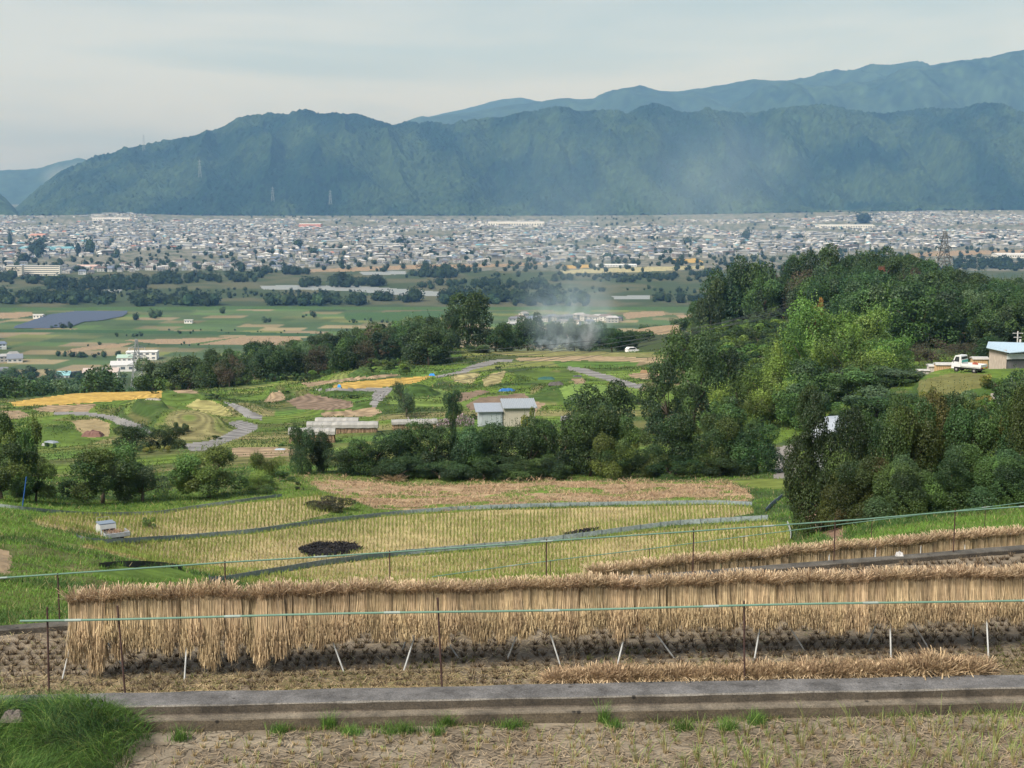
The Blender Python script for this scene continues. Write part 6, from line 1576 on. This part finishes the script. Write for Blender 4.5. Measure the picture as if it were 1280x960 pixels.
# ------------------------------------------------------------------ smoke
def smoke_mat(name, dens, scale, col=(.72, .90, 1.0), thr=.45, sx=(1, 1, 1)):
    m = bpy.data.materials.new(name); m.use_nodes = True; nt = m.node_tree; N = nt.nodes; L = nt.links
    N.remove(N['Principled BSDF']); pv = N.new('ShaderNodeVolumePrincipled'); pv.inputs['Color'].default_value = (*col, 1); pv.inputs['Anisotropy'].default_value = .0; pv.inputs['Absorption Color'].default_value = (1, 1, 1, 1)
    tc = N.new('ShaderNodeTexCoord'); mp = N.new('ShaderNodeMapping'); mp.inputs['Scale'].default_value = sx; nz = N.new('ShaderNodeTexNoise'); nz.inputs['Scale'].default_value = scale; nz.inputs['Detail'].default_value = 5; nz.inputs['Distortion'].default_value = .6
    L.new(tc.outputs['Object'], mp.inputs['Vector']); L.new(mp.outputs['Vector'], nz.inputs['Vector'])
    mr = N.new('ShaderNodeMapRange'); mr.inputs[1].default_value = thr; mr.inputs[2].default_value = thr + .25; mr.inputs[3].default_value = 0; mr.inputs[4].default_value = 1; L.new(nz.outputs['Fac'], mr.inputs[0])
    # fade towards the hull: generated box coordinate
    sub = N.new('ShaderNodeVectorMath'); sub.operation = 'SUBTRACT'; sub.inputs[1].default_value = (.5, .5, .5); L.new(tc.outputs['Generated'], sub.inputs[0])
    ln = N.new('ShaderNodeVectorMath'); ln.operation = 'LENGTH'; L.new(sub.outputs[0], ln.inputs[0])
    fd = N.new('ShaderNodeMapRange'); fd.inputs[1].default_value = .05; fd.inputs[2].default_value = .46; fd.inputs[3].default_value = 1; fd.inputs[4].default_value = 0; L.new(ln.outputs['Value'], fd.inputs[0])
    m1 = N.new('ShaderNodeMath'); m1.operation = 'MULTIPLY'; L.new(mr.outputs[0], m1.inputs[0]); L.new(fd.outputs[0], m1.inputs[1])
    m2 = N.new('ShaderNodeMath'); m2.operation = 'MULTIPLY'; m2.inputs[1].default_value = dens; L.new(m1.outputs[0], m2.inputs[0]); L.new(m2.outputs[0], pv.inputs['Density'])
    L.new(pv.outputs[0], N['Material Output'].inputs['Volume']); m.cycles.volume_step_rate = 1.0
    return m
def smoke(label, u, v, D, wpx, hpx, depth, mat, tilt=0):
    import bmesh
    bm = bmesh.new(); bmesh.ops.create_icosphere(bm, subdivisions=3, radius=1); k = D / 1770
    me = bpy.data.meshes.new('smoke')
    for q in bm.verts:
        t = q.co.z; q.co = Vector((q.co.x * wpx * k / 2 * (1 + .15 * t) + tilt * t * k, q.co.y * depth, t * hpx * k / 2))
    bm.to_mesh(me); bm.free(); me.materials.append(mat); o = link('smoke', me, None, at(u, v, D)); tag(o, label, 'smoke', kind='stuff'); return o
sm1 = smoke_mat('dense_smoke', .42, .40, thr=.42); sm2 = smoke_mat('thin_smoke', .10, .16, thr=.42); sm3 = smoke_mat('drifting_smoke', .028, .03, thr=.38, col=(.55, .76, .95)); sm4 = smoke_mat('broad_smoke_veil', .0017, .010, thr=.30, col=(.50, .74, .95))
smoke('densest blue white smoke puff rising from the crest field', 736, 416, 347, 30, 58, 4, sm1, 8)
sm0 = smoke_mat('smoke_wisps', .16, .16, thr=.40, col=(.55, .80, 1.0), sx=(1, 1, .6))
smoke('ragged smoke rising from the crest field fires', 708, 396, 352, 150, 110, 7, sm0, 8)
sm6 = smoke_mat('smoke_base', .7, .6, thr=.46, col=(.60, .84, 1.0))
smoke('low smoke creeping along the edge of the crest field', 696, 430, 348, 90, 30, 3, sm6, 3)
smoke('thin veil of smoke over the crest trees', 716, 378, 400, 190, 120, 16, sm2 if False else sm3, 20)
smoke('broad faint smoke drifting up over the plain and mountain', 715, 270, 900, 240, 330, 110, sm4, -50)
smoke('faint smoke veil leaning right before the mountain', 900, 230, 2600, 260, 230, 220, sm4, -80)
sm5 = smoke_mat('far_smoke', .0022, .004, thr=.35, col=(.8, .86, .92))
smoke('small far smoke on the distant hill at the left edge', 90, 220, 11000, 90, 44, 300, sm5, 20)

# ------------------------------------------------------------------ haze
def haze():
    m = bpy.data.materials.new('haze'); m.use_nodes = True; nt = m.node_tree; N = nt.nodes
    N.remove(N['Principled BSDF']); pv = N.new('ShaderNodeVolumePrincipled')
    pv.inputs['Color'].default_value = (.21, .45, .86, 1); pv.inputs['Density'].default_value = HAZE; pv.inputs['Absorption Color'].default_value = (1, 1, 1, 1); pv.inputs['Anisotropy'].default_value = 0
    nt.links.new(pv.outputs[0], N['Material Output'].inputs['Volume'])
    b = MB(); b.box((0, 8500, 0), (26000, 18400, 2), (1, 1, 1)); me = b.mesh('haze', m); 
    co = [( -16000 if i in (0, 3, 4, 7) else 16000, -700 if i in (0, 1, 4, 5) else 17200, -8 if i < 4 else 1750) for i in range(8)]
    for q, c in zip(me.vertices, co): q.co = c
    me.update(); tag(link('haze', me), kind='stuff')['label'] = 'blue grey haze filling the valley air'
HAZE = 7.8e-5
haze()

# ------------------------------------------------------------------ light, sky, camera
SUN_EL, SUN_AZ = math.radians(47), math.radians(-138)   # azimuth from +Y towards +X
w = bpy.data.worlds.new('World'); SC.world = w; w.use_nodes = True; nt = w.node_tree; N = nt.nodes; L = nt.links
bg = N['Background']; sky = N.new('ShaderNodeTexSky'); sky.sky_type = 'NISHITA'; sky.sun_disc = False; sky.sun_elevation = SUN_EL; sky.sun_rotation = SUN_AZ; sky.air_density = 1.2; sky.dust_density = 3; sky.ozone_density = 1
L.new(sky.outputs[0], bg.inputs['Color']); bg.inputs['Strength'].default_value = .05
b2 = N.new('ShaderNodeBackground'); tc = N.new('ShaderNodeTexCoord'); mp = N.new('ShaderNodeMapping'); mp.inputs['Scale'].default_value = (2.2, 2.2, 13)
L.new(tc.outputs['Generated'], mp.inputs['Vector'])
nz = N.new('ShaderNodeTexNoise'); nz.inputs['Scale'].default_value = 1.7; nz.inputs['Detail'].default_value = 7; nz.inputs['Distortion'].default_value = .4; L.new(mp.outputs[0], nz.inputs['Vector'])
rp = N.new('ShaderNodeValToRGB'); rp.color_ramp.elements[0].position = .40; rp.color_ramp.elements[0].color = (.345, .395, .42, 1); rp.color_ramp.elements[1].position = .60; rp.color_ramp.elements[1].color = (.63, .605, .57, 1)
L.new(nz.outputs['Fac'], rp.inputs[0]); L.new(rp.outputs[0], b2.inputs['Color']); b2.inputs['Strength'].default_value = .33
ad = N.new('ShaderNodeAddShader'); L.new(bg.outputs[0], ad.inputs[0]); L.new(b2.outputs[0], ad.inputs[1]); L.new(ad.outputs[0], N['World Output'].inputs['Surface'])
sl = bpy.data.lights.new('sun', 'SUN'); sl.energy = 3.5; sl.angle = math.radians(24); sl.color = (1, .96, .89)
so = bpy.data.objects.new('sun', sl); COL.objects.link(so)
sd = Vector((math.sin(SUN_AZ) * math.cos(SUN_EL), math.cos(SUN_AZ) * math.cos(SUN_EL), math.sin(SUN_EL)))
so.rotation_euler = sd.to_track_quat('Z', 'Y').to_euler(); so.location = (0, 0, 300)
cam = bpy.data.cameras.new('camera'); co = bpy.data.objects.new('camera', cam); COL.objects.link(co); SC.camera = co
co.location = (0, 0, CH); co.rotation_euler = (PI / 2 - P, 0, 0); cam.sensor_width = 36; cam.lens = 36 * F / 1280; cam.clip_end = 60000; cam.clip_start = .5
SC.view_settings.view_transform = 'Standard'; SC.view_settings.look = 'None'; SC.view_settings.exposure = .8; SC.view_settings.gamma = 1
SC.render.resolution_x = 1024; SC.render.resolution_y = 768
SC.cycles.max_bounces = 5; SC.cycles.diffuse_bounces = 2; SC.cycles.transmission_bounces = 2; SC.cycles.transparent_max_bounces = 8; SC.cycles.volume_bounces = 0
SC.cycles.use_denoising = True
SC.cycles.volume_max_steps = 64
